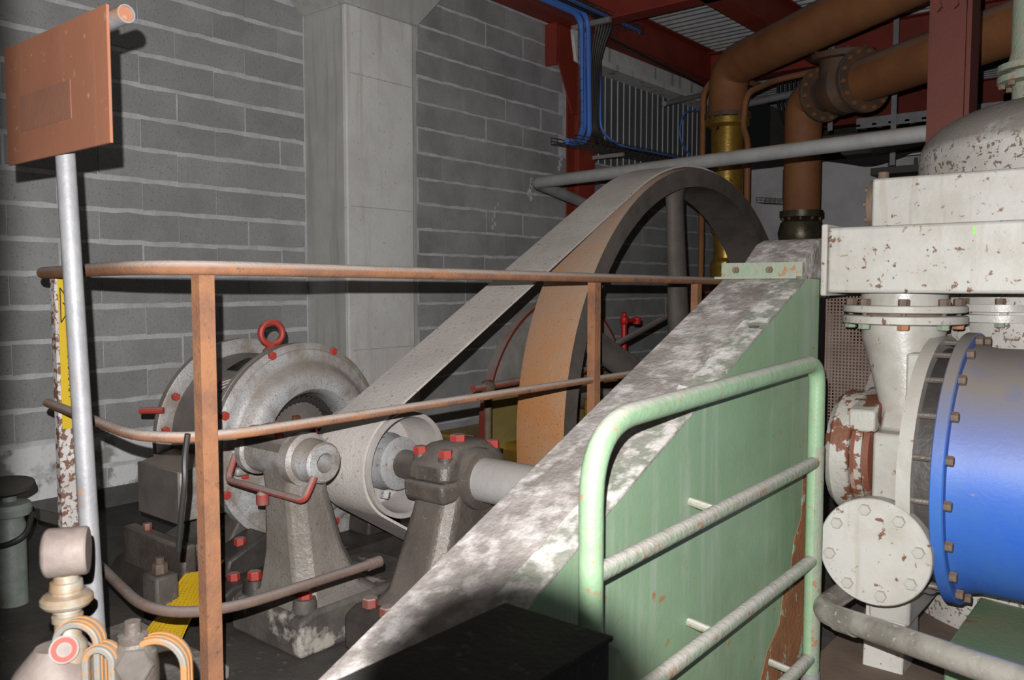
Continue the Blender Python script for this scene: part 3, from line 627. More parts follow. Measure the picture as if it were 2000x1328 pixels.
# ------------------------------------------------------------------ bearing pedestals
def rrect(cx, cy, z, hx, hy, c):
    return [(cx-hx+c,cy-hy,z),(cx+hx-c,cy-hy,z),(cx+hx,cy-hy+c,z),(cx+hx,cy+hy-c,z),(cx+hx-c,cy+hy,z),(cx-hx+c,cy+hy,z),(cx-hx,cy+hy-c,z),(cx-hx,cy-hy+c,z)]
t = thing('bearing_pedestal', 'grey cast pedestal carrying a hollow bearing tube before the motor', 'pedestal', (-2.75,2.05,0))
MB().prism([(1.86,.0),(2.62,.0),(2.62,.15),(2.3,.17),(1.92,.17),(1.86,.14)], 'x', -3.0, -2.54).build('base_block', worn_m, t, bevel=.02, seg=3)
MB().loft([rrect(-2.76,2.10,.15,.22,.21,.05), rrect(-2.755,2.08,.20,.165,.16,.05), rrect(-2.745,2.04,.36,.135,.125,.05), rrect(-2.74,2.0,.60,.115,.095,.045), rrect(-2.735,1.985,.72,.13,.085,.04)]).build('column', ped_m, t, bevel=.012)
MB().lathe((-2.98,1.97,.735), (1,0,0), [(0,0),(0,.078),(.015,.098),(.05,.098),(.06,.085),(.30,.085),(.31,.104),(.36,.104),(.37,.085),(.40,.083),(.41,.078),(.455,.078),(.465,.07),(.465,.038),(.45,.036),(.36,.036),(.36,0)], 40).build('bearing_tube', silver_m, t)
MB().prism([(1.89,.735),(2.05,.735),(2.04,.83),(2.0,.845),(1.93,.84),(1.89,.81)], 'x', -2.92, -2.65).build('bearing_cap', drum_m, t, bevel=.012)
for x, y in ((-2.88,1.905),(-2.70,1.90),(-2.66,2.03),(-2.90,2.03)): bolt(t, (x,y,.825), (0,-.3,1), .016, .022, redb_m)
MB().tube(fillet([(-3.0,1.90,.72),(-3.0,1.86,.62),(-2.50,1.86,.615),(-2.49,1.90,.70)], .03, 5), .0135, 10).build('oil_pipe', redd_m, t)
MB().lathe((-2.76,1.86,.56), (0,0,1), [(0,0),(0,.024),(.04,.024),(.05,.016),(.06,.016),(.06,0)], 12).build('oil_drain', redd_m, t)
MB().lathe((-2.60,1.93,.16), (0,0,1), [(0,0),(0,.05),(.05,.042),(.05,0)], 18).build('bolt_boss', worn_m, t); bolt(t, (-2.60,1.93,.21), (0,0,1), .028, .032, redb_m)
MB().lathe((-2.93,1.93,.16), (0,0,1), [(0,0),(0,.05),(.05,.042),(.05,0)], 18).build('bolt_boss', dark_m, t); bolt(t, (-2.93,1.93,.21), (0,0,1), .028, .032, redb_m)

t = thing('bearing_pedestal', 'oily black pedestal bearing holding the outer end of the pulley shaft', 'pedestal', (-2.30,2.47,0))
MB().prism([(2.03,0),(2.92,0),(2.92,.14),(2.86,.17),(2.09,.17),(2.03,.14)], 'x', -2.50, -2.06).build('base_block', dark_m, t, bevel=.02)
MB().loft([rrect(-2.30,2.47,.15,.17,.36,.05), rrect(-2.30,2.47,.22,.14,.30,.05), rrect(-2.30,2.47,.50,.12,.19,.05), rrect(-2.30,2.47,.60,.115,.155,.045)]).build('stand', greased_m, t, bevel=.014)
MB().prism([(2.27,.56),(2.67,.56),(2.68,.64),(2.26,.64)], 'x', -2.41, -2.19).build('lower_housing', greased_m, t, bevel=.02, seg=3)
MB().loft([[(-2.30+.115*sx*(1 if j else 1), 2.47+yy, zz) for (sx, yy, zz) in ()] or p for j, p in enumerate((rrect(-2.30,2.47,.643,.115,.20,.03), rrect(-2.30,2.47,.70,.11,.19,.03), rrect(-2.30,2.47,.755,.09,.13,.03), rrect(-2.30,2.47,.775,.07,.10,.03)))]).build('bearing_cap', greased_m, t, bevel=.014, seg=3)
MB().lathe((-2.44,2.47,.635), (1,0,0), [(0,.06),(0,.105),(.03,.12),(.25,.125),(.28,.12),(.285,.06)], 36, True).build('bearing_shell', greased_m, t)
for x, y, h in ((-2.375,2.33,.735),(-2.235,2.33,.735),(-2.375,2.61,.735),(-2.235,2.61,.735)):
    MB().cyl((x,y,.64),(x,y,h),.034,.030,16).build('bolt_boss', greased_m, t); bolt(t, (x,y,h), (0,0,1), .028, .03, redb_m)
bolt(t, (-2.30,2.47,.775), (0,0,1), .034, .025, redb_m)
MB().cyl((-2.20,2.47,.635),(-1.90,2.47,.635),.088,n=36).build('shaft_cover', mat('grey_sleeve', (.40,.39,.38), (.33,.31,.30), vs=5, dust=(.38,.34,.32), rough=.6, bump=.2), t)
MB().cyl((-2.62,2.47,.635),(-2.42,2.47,.635),.062,n=24).build('shaft', greased_m, t)
for x, y in ((-2.42,2.10),(-2.30,2.08),(-2.15,2.10)): bolt(t, (x,y,.17), (0,0,1), .03, .035, redd_m)
bolt(t, (-2.405,2.33,.47), (-.2,-1,.3), .02, .014, greased_m, n=12)

# ------------------------------------------------------------------ old gold compressor behind the flywheel
t = thing('gold_compressor', 'old gold painted compressor with red edges behind the flywheel', 'compressor', (-3.5,5.2,0))
def arcpoly(cy, cz, r, a0, a1, n): return [(cy+r*math.cos(math.radians(a0+(a1-a0)*k/n)), cz+r*math.sin(math.radians(a0+(a1-a0)*k/n))) for k in range(n+1)]
MB().prism(arcpoly(5.0,.45,.86,0,180,40)+[(4.14,.12),(5.86,.12)], 'x', -3.64, -3.60).build('crank_guard', olive_m, t)
po = arcpoly(5.0,.45,.875,0,180,40); pi_ = arcpoly(5.0,.45,.855,0,180,40)
cg = MB(); cg.prism([(4.115,.12)]+po[::-1]+[(5.885,.12),(5.855,.12)]+pi_+[(4.145,.12)], 'x', -3.655, -3.588); cg.build('red_edge', mat('dark_red_edge', (.22,.03,.022), dust=(.26,.23,.21), dlo=.1, dhi=.5, rough=.6), t)
MB().prism(arcpoly(5.0,.45,.85,25,158,30), 'x', -3.60, -3.586).build('dusty_face', greydisc_m, t)
MB().box((-4.3,4.3,0),(-3.05,6.6,.34)).build('crankcase', gold_m, t, bevel=.04)
MB().box((-4.3,4.05,.0),(-3.2,6.8,.10)).build('bed_plate', rotor_m, t, bevel=.01)
MB().lathe((-3.35,5.75,.60), (1,0,0), [(0,.10),(0,.2),(.06,.22),(.10,.20),(.12,.13),(.12,.10)], 28, True).build('bearing_ring', gold_m, t)
MB().box((-3.5,5.35,.3),(-3.2,6.15,.62)).build('bearing_block', gold_m, t, bevel=.05)
for k, y in enumerate((4.82,5.0,5.22)): MB().box((-3.30,y,.15),(-3.10,y+.13,.62-.04*k)).build('rib', gold_m, t, bevel=.02)
MB().lathe((-3.42,5.55,.62), (0,0,1), [(0,0),(0,.022),(.48,.022),(.49,.03),(.50,.035),(.53,.035),(.55,.02),(.57,.022),(.58,0)], 14).build('oiler_stem', redp_m, t)
MB().tube([(-3.42,5.55,1.13),(-3.42,5.72,1.13)], .016, 10).lathe((-3.42,5.74,1.10),(0,0,1),[(0,0),(0,.03),(.05,.035),(.06,0)],14).build('oiler_arm', redp_m, t)
MB().lathe((-3.42,5.68,.62), (0,0,1), [(0,0),(0,.04),(.08,.045),(.13,.09),(.21,.105),(.21,0)], 20).build('oiler_cup', redp_m, t)
MB().tube([(-3.05,4.75,.98),(-3.05,5.62,1.19)], .02, 8).build('lever_rod', rimside_m, t)
MB().tube([(-3.05,5.62,1.0),(-3.05,6.1,.60)], .018, 8).build('lever_rod', rimside_m, t)
MB().prism([(5.9,.62),(6.6,.80),(6.6,.9),(5.9,.72)], 'x', -3.5,-3.4).build('gold_strap', gold_m, t, bevel=.01)
t = thing('flywheel_fence', 'low rusty tube fence with one post beside the flywheel', 'railing', (-3.25,3.75,0))
MB().tube([(-3.25,3.62,.80),(-3.25,6.9,.86)], .022, 12).build('top_tube', redd_m, t)
MB().tube([(-3.25,3.75,0),(-3.25,3.75,.80)], .024, 12).build('post', stud_m, t)
MB().lathe((-3.25,3.71,.80), (0,1,0), [(0,0),(0,.028),(.02,.042),(.06,.042),(.08,.028),(.08,0)], 14).build('tee_joint', stud_m, t)
MB().tube([(-3.25,3.75,.25),(-3.25,6.9,.36)], .018, 10).build('lower_tube', redd_m, t)

# ------------------------------------------------------------------ rusty guard railing in front of the motor
t = thing('guard_railing', 'rust brown tube railing with flat posts around the motor and pulley', 'railing', (-2.2,2.9,0))
def bar(zs, ze, y1, r, rad, x0=-3.38):
    return MB().tube(fillet([(x0,1.34,zs),(-2.2,1.16,zs+.005),(-2.2,y1,ze)], rad, 14), r, 16)
bar(1.448, 1.420, 5.6, .0215, .34).build('top_rail', rail_m, t)
bar(.955, .955, 5.2, .0165, .34).build('middle_rail', rail_m, t)
drail_m = mat('grimy_rail', (.17, .105, .08), (.12, .08, .065), vs=8, dust=(.20, .165, .15), rough=.85, bump=.3, bs=90)
bar(.435, .430, 1.94, .0165, .34, -3.1).build('lower_rail', drail_m, t)
MB().cyl((-2.2,1.90,.430),(-2.2,1.955,.430),.0205,n=14).build('rail_end', drail_m, t)
def lpost(name, x, y, m, z1=1.43, w_=.042, zb=0):
    return MB().prism([(x-w_/2,y-.006),(x+w_/2,y-.006),(x+w_/2,y+w_),(x+w_/2-.008,y+w_),(x+w_/2-.008,y+.004),(x-w_/2,y+.004)], 'z', zb, z1).build(name, m, t)
lpost('post', -2.205, 1.285, rail_m); lpost('post', -2.2, 3.285, rail_m, 1.415); lpost('post', -2.2, 4.32, rail_m, 1.41)
po = MB().prism([(-3.335,1.346),(-3.300,1.346),(-3.300,1.418),(-3.308,1.418),(-3.308,1.354),(-3.335,1.354)], 'z', 0, 1.445).build('end_post', whpost_m, t)
tag(po, 'white painted end post flecked with rust')
st = MB().box((-3.2995,1.358,.86),(-3.297,1.414,1.432)).build('warning_sticker', yel_m, t)
sb = MB().box((-3.2995,1.356,1.432),(-3.296,1.414,1.470)).build('white_label', white_m, st)
tri = MB(); sx = -3.2965
for a, b in (((1.365,1.392),(1.365,1.262)),((1.365,1.392),(1.408,1.327)),((1.365,1.262),(1.408,1.327))):
    tri.tube([(sx,a[0],a[1]),(sx,b[0],b[1])], .0022, 5)
tri.tube([(sx,1.374,1.336),(sx,1.386,1.322),(sx,1.382,1.334),(sx,1.397,1.326)], .0022, 5)
tri.build('hazard_triangle', ink_m, st)
lt = MB()
for k in range(11):
    z = 1.19-.021*k; y = 1.384
    lt.box((sx-.0008,y,z),(sx+.0006,y+.012,z+.0028)).box((sx-.0008,y if k % 2 else y+.009,z),(sx+.0006,y+.003 if k % 2 else y+.012,z+.011))
    if k % 3 == 0: lt.box((sx-.0008,y,z+.0085),(sx+.0006,y+.012,z+.011))
tag(lt.build('vertical_lettering', ink_m, st), kind='stuff')
tag(MB().tube(fillet([(-2.235,1.262,.975),(-2.245,1.255,.90),(-2.235,1.25,.84),(-2.26,1.25,.74),(-2.30,1.26,.62)], .05), .009, 8).build('rubber_strap', blackc_m), 'black rubber strap tied round the near railing post', 'strap')

# ------------------------------------------------------------------ sign on a leaning pole
t = thing('sign_on_pole', 'blank brown square sign on a leaning grey tube', 'sign', (-2.21,1.0,0))
MB().box((-2.632,.962,1.740),(-2.020,.969,2.062)).build('sign_plate', sign_m, t)
MB().box((-2.53,.9605,1.822),(-2.22,.9625,1.918)).build('faded_patch', signd_m, t)
MB().tube([(-2.370,.998,2.055),(-2.229,.998,0.0)], .0245, 16).build('pole', galv_m, t)
MB().ring((-2.55,.993,2.040),(-1.985,.993,2.040),.0215,.0185,20).build('top_tube', galv_m, t)
MB().cyl((-2.0,.993,2.040),(-1.993,.993,2.040),.0186,n=18).build('tube_plug', sign_m, t)

# ------------------------------------------------------------------ green belt guard with its handrail
GX0, GX1 = -1.39, -1.087
t = thing('belt_guard', 'big sloping green sheet metal belt guard with a dusty top', 'guard', (-1.24,1.9,0))
def gz(y): return .565+.444*(y-1.035)
MB().prism([(.30,0),(3.13,0),(3.13,1.425),(2.985,1.425),(.30,gz(.30)-.008)], 'x', GX0, GX1).build('body', green_m, t, bevel=.004)
MB().prism([(.29,gz(.29)-.010),(2.99,gz(2.99)-.010),(2.99,gz(2.99)),(.29,gz(.29))], 'x', GX0-.004, GX1+.003).build('sloping_top', guardtop_m, t, bevel=.002)
MB().prism([(1.2,gz(1.2)),(2.99,gz(2.99)),(2.99,gz(2.99)+.0025),(1.2,gz(1.2)+.0025)], 'x', GX1-.085, GX1+.0035).build('folded_lip', mat('dusty_green_lip', (.26,.26,.22), (.19,.21,.165), vs=6, rust2=(.56,.53,.50), r2s=16, r2lo=.47, r2hi=.60, rough=.85, bump=.5, bs=40), t)
MB().prism([(2.99,1.425),(3.40,1.425),(3.40,1.585),(3.25,1.580),(3.18,1.560),(3.03,1.46)], 'x', GX0+.03, -1.13).build('upper_hood', guardtop_m, t, bevel=.006)
an = MB().box((GX0-.02,2.925,1.425),(-1.10,2.99,1.433)).box((GX0-.02,2.985,1.433),(-1.10,2.992,1.485)).build('angle_bracket', greenw_m, t)
for x in (-1.35,-1.22): bolt(t, (x,2.985,1.458), (0,-1,0), .013, .014, stud_m, r2=.007)
MB().prism([(2.60,.0),(3.131,.0),(3.131,.93),(3.10,.98),(3.06,.86),(3.05,.74),(3.00,.70),(2.99,.56),(2.93,.50),(2.90,.40),(2.84,.34),(2.80,.22),(2.70,.16)], 'x', GX1-.002, GX1+.0015).build('rust_patch', rustpan_m, t)
MB().box((-1.13,2.60,1.255),(-1.10,2.66,1.27)).build('lifting_slot', rotor_m, t)
HX = -1.0
t = thing('guard_handrail', 'pale green tube handrail with three bars fixed to the belt guard', 'handrail', (HX,2.2,0))
MB().tube(fillet([(HX,1.495,0),(HX,1.495,1.10),(HX,2.875,1.140),(HX,2.875,.02)], [.17,.09], 12), .0275, 20).build('loop', greenr_m, t)
MB().tube([(HX+.001,2.876,.02),(HX+.001,2.876,.85)], .0282, 20).build('worn_leg', greenw_m, t)
for z0, z1 in ((.768,.795),(.425,.452),(.075,.105)): MB().tube([(HX,1.50,z0),(HX,2.87,z1)], .0215, 16).build('bar', greenw_m, t)
for y, z in ((2.12,.782),(2.12,.436),(2.72,.105),(2.05,1.108),(1.495,.62)):
    MB().cyl((HX,y,z),(GX1,y,z+.012),.012,n=10).build('standoff', greenw_m, t)
MB().cyl((HX,2.876,0),(HX,2.876,.05),.033,n=16).build('foot_sleeve', galv_m, t)

# dark box in the foreground; near-black colour stands in for lens shadow
t = thing('dark_box', 'box with a flat top, lens shadow painted into its black, in the near foreground', 'box', (-.95,.95,0))
MB().box((-1.075,.55,0),(-.822,1.295,.74)).build('body', black_m, t, bevel=.006)
MB().box((-1.08,.545,.74),(-.817,1.30,.75)).build('lid', black_m, t, bevel=.003)

# ------------------------------------------------------------------ white compressor, boxes and blue motor on the right
t = thing('white_duct', 'chipped white duct box above the white flanged pipe', 'duct', (-.3,3.4,1.373))
MB().box((-1.085,3.2,1.373),(.8,3.60,1.617)).build('box', white2_m, t, bevel=.012, seg=3)
MB().prism([(3.19,1.362),(3.61,1.362),(3.61,1.63),(3.19,1.63)], 'x', -1.108, -1.085).build('end_flange', white2_m, t, bevel=.006)
MB().box((-1.08,3.1975,1.497),(.8,3.201,1.502)).build('seam', white2_m, t)
MB().box((-1.6+1.0,3.1985,1.60),(-.592,3.2005,1.575)).build('green_mark', mat('green_chalk', (.25,.75,.12), rough=.7, bump=0), t)
t = thing('upper_white_duct', 'smaller rusted white duct box stacked on the long white duct', 'duct', (-.3,3.5,1.617))
MB().box((-.985,3.38,1.617),(.8,3.60,1.808)).build('box', white2_m, t, bevel=.01)
MB().lathe((-1.012,3.50,1.715), (1,0,0), [(0,0),(0,.10),(.022,.10),(.027,.05),(.027,0)], 28).build('side_flange', stud_m, t)
for q in circ((-1.012,3.50,1.715), (-1,0,0), .08, 8): bolt(t, q, (-1,0,0), .012, .015, stud_m)
bolt(t, (-.955,3.42,1.812), (0,0,1), .02, .022, stud_m, n=12)

TX, TY, TR = -.44, 4.22, .57
t = thing('speckled_tank', 'tall speckled white tank with a dusty domed top', 'tank', (TX,TY,0))
prof = [(0,0),(0,TR),(1.95,TR)]+[(1.95+.23*math.sin(a), TR*math.cos(a)**.8) for a in [PI/2*k/11 for k in range(1,11)]]+[(2.18,0)]
MB().lathe((TX,TY,0), (0,0,1), prof, 64).build('vessel', tank_m, t)
MB().lathe((TX,TY,1.945), (0,0,1), [(0,TR-.002),(.0,TR+.003),(.008,TR+.003),(.008,TR-.002)], 64).build('weld_seam', tank_m, t)
t = thing('green_riser_pipe', 'flaking green vertical pipe with flange on the tank top', 'pipe', (-.46,4.05,2.1))
GPX, GPY = -.56, 4.02
MB().cyl((GPX,GPY,2.25),(GPX,GPY,4.2),.078,n=32).build('pipe', greenw_m, t)
MB().lathe((GPX,GPY,2.06), (0,0,1), [(0,0),(0,.07),(.16,.07),(.165,.125),(.19,.125),(.19,.08),(.21,.08),(.21,.125),(.235,.125),(.24,.09),(.29,.078),(.29,0)], 32).build('flanges', greenw_m, t)
for q in circ((GPX,GPY,2.225), (0,0,1), .105, 8, .2): bolt(t, q, (0,0,-1), .014, .02, stud_m)
MB().cyl((GPX+.03,GPY-.02,2.17),(GPX+.0,GPY-.14,2.17),.022,n=6).build('bright_plug', steel_m, t)

t = thing('white_compressor', 'white cast compressor with a flanged cone inlet and round cover plate', 'compressor', (-.8,3.4,0))
CX, CY = -.868, 3.42
MB().cyl((CX,CY,1.322),(CX,CY,1.373),.152,n=40).build('inlet_neck', white3_m, t)
MB().lathe((CX,CY,1.300), (0,0,1), [(0,0),(0,.212),(.003,.216),(.024,.216),(.027,.212),(.027,0)], 56).build('upper_flange', white2_m, t)
MB().lathe((CX,CY,1.258), (0,0,1), [(0,0),(0,.214),(.003,.219),(.028,.219),(.031,.214),(.031,0)], 56).build('lower_flange', white2_m, t)
MB().cyl((CX,CY,1.286),(CX,CY,1.302),.15,n=40).build('gasket', stud_m, t)
for k, q in enumerate(circ((CX,CY,1.327), (0,0,1), .186, 8, .25)):
    bolt(t, q, (0,0,1), .021, .024, stud_m); bolt(t, (q.x,q.y,1.258), (0,0,-1), .022, .020, greenw_m if k % 3 else rail_m)
    MB().cyl((q.x,q.y,1.285),(q.x,q.y,1.302),.009,n=8).build('stud', stud_m, t)
# second inlet behind
C2X, C2Y = -.60, 3.82
MB().lathe((C2X,C2Y,.9), (0,0,1), [(0,0),(0,.10),(.36,.15),(.36,.21),(.388,.21),(.388,.15),(.40,.15),(.40,.21),(.428,.21),(.428,.15),(.47,.15),(.47,0)], 48).build('rear_inlet', white3_m, t)
for q in circ((C2X,C2Y,1.33), (0,0,1), .18, 8, .1): bolt(t, q, (0,0,1), .019, .022, stud_m); bolt(t, (q.x,q.y,1.26), (0,0,-1), .02, .018, greenw_m)
secs = []
for z, cx, cy, hx, hy, e in ((1.258,CX,CY,.148,.148,1.0),(1.20,CX,CY,.147,.147,1.0),(1.08,CX+.012,CY,.118,.135,.85),(.95,CX+.03,CY-.02,.088,.125,.6),(.87,CX+.042,CY-.03,.070,.12,.4),(.84,CX+.045,CY-.03,.070,.12,.35)):
    sec = []
    for k in range(40):
        a = 2*PI*k/40; c, s_ = math.cos(a), math.sin(a)
        sec.append((cx+hx*math.copysign(abs(c)**e, c), cy+hy*math.copysign(abs(s_)**e, s_), z))
    secs.append(sec)
MB().loft(secs[::-1]).build('inlet_cone', white3_m, t, ang=60)
MB().prism([(3.16,.18),(3.62,.18),(3.62,1.14),(3.40,1.14),(3.24,.87),(3.16,.87)], 'x', -.895, -.752).build('suction_housing', white3_m, t, bevel=.012)
MB().box((-.80,3.20,.95),(-.745,3.28,1.16)).build('side_rib', white3_m, t, bevel=.01)
MB().lathe((-.752,3.40,.74), (1,0,0), [(0,0),(0,.475),(.045,.475),(.045,0)], 72).build('casing_flange', white3_m, t, ang=30)
MB().lathe((-.707,3.40,.74), (1,0,0), [(0,0),(0,.43),(.055,.43),(.055,0)], 64).build('spacer_ring', dark_m, t)
for q in circ((-.71,3.40,.74), (1,0,0), .455, 20, .1): MB().cyl(q, (q.x+.06,q.y,q.z), .010, n=8).build('stud', greased_m, t)
MB().prism([(3.14,0),(3.36,0),(3.33,.35),(3.18,.35)], 'x', -.905, -.765).build('leg', white2_m, t, bevel=.006)
for z in (.86,.83): MB().box((-.755,2.965+.02,z),(-.72,2.99,z+.012)).build('red_mark', redb_m, t)
MB().lathe((-.815,3.2,.503), (0,-1,0), [(0,0),(0,.11),(.20,.11),(.20,.176),(.235,.176),(.237,.17),(.237,0)], 48).build('side_nozzle', white3_m, t)
bf = MB().lathe((-.815,2.958,.503), (0,-1,0), [(0,0),(0,.178),(.003,.182),(.032,.182),(.036,.178),(.036,0)], 64).build('cover_plate', white2_m, t)
for q in circ((-.815,2.922,.503), (0,-1,0), .145, 8, .2): bolt(bf, q, (0,-1,0), .0195, .016, white3_m)

t = thing('blue_motor', 'big blue cylindrical motor with a bolted flange', 'motor', (-.1,3.4,.2))
MB().lathe((-.648,3.40,.74), (1,0,0), [(0,.40),(0,.485),(.004,.49),(.038,.49),(.042,.485),(.042,.45),(.10,.437),(1.5,.437),(1.5,0)], 96).build('housing', blue_m, t, ang=30)
for q in circ((-.606,3.40,.74), (1,0,0), .465, 20, .1): bolt(t, q, (1,0,0), .018, .022, stud_m)
MB().prism([(3.32,.17),(3.50,.17),(3.50,.36),(3.32,.36)], 'x', -.1, .6).build('saddle', greendark_m, t)
t = thing('green_base_frame', 'green base frame with a round hole under the blue motor', 'frame', (0,3.4,0))
MB().box((-.62,3.08,0),(.8,3.9,.175)).build('frame_beam', greendark_m, t, bevel=.008)
MB().lathe((-.40,3.078,.10), (0,-1,0), [(0,.03),(0,.038),(.004,.038),(.004,.03)], 28, True).build('hole_rim', greendark_m, t)
MB().lathe((-.40,3.078,.10), (0,-1,0), [(0,0),(0,.034),(.001,.034),(.001,0)], 28).build('hole_inside', rail_m, t)
tag(MB().tube(fillet([(-.92,3.5,.30),(-.955,2.80,.305),(-.30,2.36,.425),(.3,1.96,.53)], [.10,.05], 12), .0375, 24).build('steel_pipe', steel_m), 'shiny bare steel pipe with an elbow below the round cover plate', 'pipe')
tag(MB().tube([(-.868,2.745,.315),(-.80,2.70,.328)], .0395, 24).build('pipe_collar', steel_m), 'welded collar where the shiny steel pipe meets its elbow', 'pipe')
t = thing('shaft_coupling', 'white flaking shaft coupling left of the white compressor', 'coupling', (-1.0,3.4,.5))
rustr_m = mat('bare_red_rust', (.17,.055,.03), (.30,.20,.15), vs=9, vlo=.55, vhi=.6, rough=.7, bump=.3)
MB().lathe((-1.075,3.40,.755), (1,0,0), [(0,0),(0,.215),(.025,.235),(.085,.235),(.09,.228),(.09,0)], 56).build('outer_ring', whiter_m, t, ang=25)
MB().cyl((-.985,3.40,.755),(-.970,3.40,.755),.205,n=48).build('groove', rustr_m, t)
MB().lathe((-.970,3.40,.755), (1,0,0), [(0,0),(0,.208),(.024,.205),(.024,0)], 48).build('inner_ring', whiter_m, t, ang=25)
MB().lathe((-.946,3.40,.755), (1,0,0), [(0,0),(0,.19),(.02,.185),(.035,.13),(.045,.125),(.045,0)], 48).build('rust_cone', rustr_m, t)
MB().cyl((-.905,3.40,.755),(-.895,3.40,.755),.115,n=32).build('rubber_ring', blackc_m, t)
MB().cyl((-1.25,3.40,.755),(-.80,3.40,.755),.05,n=20).build('shaft', greased_m, t)
MB().prism([(3.20,.86),(3.55,.86),(3.55,1.0),(3.45,1.0),(3.20,.94)], 'x', -.995, -.90).build('cover_arm', whiter_m, t, bevel=.01)
# mesh panel and diagonal stay between guard and compressor
t = thing('wire_mesh_panel', 'brown wire mesh panel in the gap right of the guard', 'panel', (-1.09,3.62,.7))
m = MB()
for k in range(22): x = -1.24+.014*k; m.tube([(x,3.66,.80),(x,3.66,1.36)], .0035, 5)
for k in range(40): z = .80+.014*k; m.tube([(-1.24,3.667,z),(-.94,3.667,z)], .003, 5)
tag(m.build('wires', meshp_m, t), kind='stuff')
MB().box((-1.25,3.65,.78),(-.93,3.68,.80)).build('frame', meshp_m, t)
tag(MB().prism([(-1.16,.60),(-1.11,.60),(-.94,1.15),(-.99,1.15)], 'y', 3.56, 3.58).build('diagonal_stay', drum_m), 'dark diagonal stay in front of the brown mesh', 'bar')
tag(MB().box((-1.06,2.3,0),(-.20,4.6,.012)).build('floor_plate', plate_m, bevel=.003), 'brown steel floor plate under the round cover plate', 'plate')

# ------------------------------------------------------------------ gauge manifold in the left foreground
GD = Vector((-1.81,.742,0))   # position on the floor
rt = Mc @ Vector((1,0,0)); fr = Mc @ Vector((0,0,1)); fb = Vector((fr.x,fr.y,0)).normalized()
t = thing('gauge_manifold', 'dusty pressure gauge on a brass valve manifold at the lower left', 'gauge', (GD.x,GD.y,0))
zc = .846; ga = Vector((.52,.85,0)).normalized()
a0 = Vector((GD.x,GD.y,zc))-ga*.044
MB().lathe(a0, ga, [(0,0),(.003,.040),(.008,.048),(.014,.051),(.084,.050),(.088,.047),(.088,0)], 40).build('gauge_case', gauge_m, t)
MB().lathe((GD.x,GD.y,.60), (0,0,1), [(0,.038),(.05,.036),(.065,.026),(.098,.025),(.100,.030),(.112,.030),(.114,.024),(.120,.024),(.122,.029),(.130,.028),(.134,.046),(.141,.051),(.150,.051),(.156,.046),(.160,.030),(.166,.030),(.168,.033),(.184,.031),(.186,.025),(.200,.024),(.200,0)], 32).build('stem', brass_m, t)
MB().lathe((GD.x-.02,GD.y-.02,0), (0,0,1), [(0,0),(0,.14),(.03,.14),(.05,.07),(.40,.07),(.46,.135),(.54,.11),(.60,.075),(.645,.037),(.645,0)], 32).build('body', gauge_m, t)
MB().lathe(Vector((GD.x,GD.y,.636))-rt*.006, (.83,-.40,.38), [(.02,0),(.02,.028),(.055,.028),(.055,.018),(.050,.017),(.050,0)], 24).build('port', gauge_m, t)
MB().lathe(Vector((GD.x,GD.y,.636))-rt*.006, (.83,-.40,.38), [(.052,.015),(.060,.015),(.060,.024),(.052,.024)], 24, True).build('red_ring', mat('faded_red', (.26,.05,.035), rough=.7, bump=0), t)
def hoop(c, r, hh, wv, th, nm):
    p = [Vector(c)-rt*r, Vector(c)-rt*r+Vector((0,0,hh-r))]
    for k in range(1,16):
        a = PI-PI*k/16; p.append(Vector(c)+rt*(r*math.cos(a))+Vector((0,0,hh-r+r*math.sin(a))))
    p += [Vector(c)+rt*r+Vector((0,0,hh-r)), Vector(c)+rt*r]
    h = MB().ribbon(p[::-1], wv, th).build(nm, hose_m, t, bevel=.003)
    for s_ in (-.4, .4): MB().ribbon([q+wv*s_ for q in p[::-1]], wv*.12, th+.0025).build('orange_stripe', mat('orange_stripe', (.36,.17,.06), rough=.7), h)
hoop(Vector((GD.x,GD.y,.36))+rt*.034+fb*.02, .036, .338, fb*.020, .013, 'hose_clamp')
hoop(Vector((GD.x,GD.y,.36))+rt*.085+fb*.03, .020, .290, fb*.022, .014, 'hose_clamp')
hoop(Vector((GD.x,GD.y,.34))+rt*.190+fb*.0, .050, .315, fb*.020, .014, 'hose_clamp')
b2 = Vector((GD.x,GD.y,0))+rt*.136
MB().lathe((b2.x,b2.y,0), (0,0,1), [(0,0),(0,.09),(.03,.09),(.04,.05),(.60,.05),(.635,.045),(.655,.03),(.67,.03),(.673,.018),(.698,.016),(.698,0)], 24).build('second_body', greased_m, t)
vd = Vector((.83,-.40,.38)).normalized()
bolt(t, Vector((b2.x,b2.y,.600))+vd*.045, vd, .038, .022, mat('dull_brown_plug', (.10,.085,.075), (.07,.06,.05), vs=20, rough=.85, bump=.2), 'hex_plug')
MB().tube([Vector((GD.x,GD.y,.50)), Vector((b2.x,b2.y,.50))], .03, 14).build('cross_pipe', gauge_m, t)

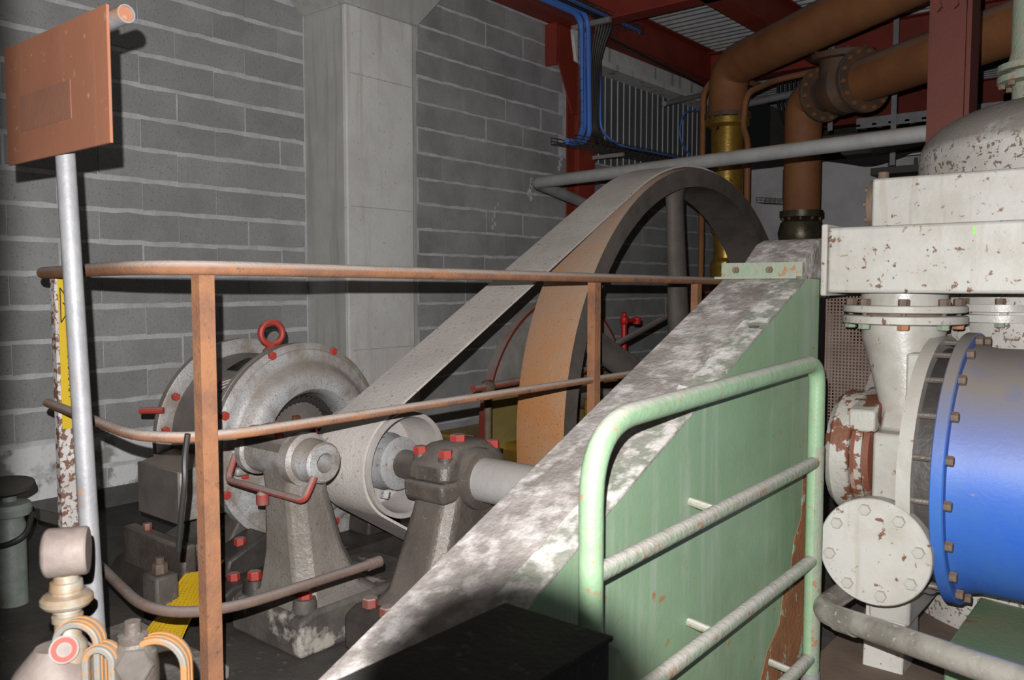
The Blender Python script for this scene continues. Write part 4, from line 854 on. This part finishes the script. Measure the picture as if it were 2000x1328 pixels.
# ------------------------------------------------------------------ floor-level things at left
t = thing('floor_valve', 'grey green floor pipe with a dark handwheel at the left edge', 'valve', (-4.0,1.43,0))
MB().lathe((-4.0,1.415,0), (0,0,1), [(0,0),(0,.060),(.36,.060),(.37,.055),(.39,.055),(.40,.085),(.43,.09),(.45,.08),(.46,.03),(.50,.03),(.50,0)], 28).build('pipe', vpipe_m, t)
MB().lathe((-4.0,1.40,.51), (.1,-.05,1), [(0,0),(0,.10),(.012,.118),(.028,.115),(.042,.06),(.042,0)], 32).build('handwheel', handw_m, t)
MB().tube(fillet([(-3.90,1.47,.41),(-3.80,1.40,.34),(-3.86,1.32,.30),(-4.05,1.30,.32)], .08), .012, 8).build('hose', blackc_m, t)
MB().prism([(1.50,.42),(1.62,.36),(1.75,.10),(1.70,.10),(1.58,.33),(1.50,.37)], 'x', -3.95, -3.90).build('bracket', handw_m, t)
t = thing('anchor_block', 'small worn concrete block with an anchor nut beside the motor plinth', 'block', (-3.25,1.70,0))
MB().box((-3.33,1.66,0),(-3.21,1.76,.22)).build('block', worn_m, t, bevel=.012)
bolt(t, (-3.27,1.71,.22), (0,0,1), .030, .04, stud_m, r2=.018)
t = thing('floor_kerb', 'low worn concrete kerb along the floor below the railing', 'kerb', (-3.2,1.6,0))
MB().box((-3.30,1.40,0),(-2.62,1.62,.05)).build('kerb', mat('worn_kerb', (.34,.31,.27), (.15,.135,.12), vs=5, rough=.9, bump=.4), t, bevel=.01)
t = thing('yellow_tape', 'yellow mesh warning tape lying slanted on the floor behind the post', 'tape', (-3.1,1.7,.05))
p0, p1, sd = Vector((-2.93,1.52,.08)), Vector((-3.30,1.93,.17)), Vector((.075,.045,.03))
N1, N2 = 26, 9; m = MB()
def tp(u_, v_): return p0.lerp(p1, u_)+sd*(2*v_-1)+Vector((0,0,.012*math.sin(9*u_)+.01*math.sin(5*v_+3*u_)))
for j in range(N2+1): m.tube([tp(k/12, j/N2) for k in range(13)], .0042, 4)
for k in range(N1*2+1): m.tube([tp(k/(N1*2), j/4) for j in range(5)], .0035, 4)
tag(m.build('mesh_strands', ymesh_m, t), kind='stuff')
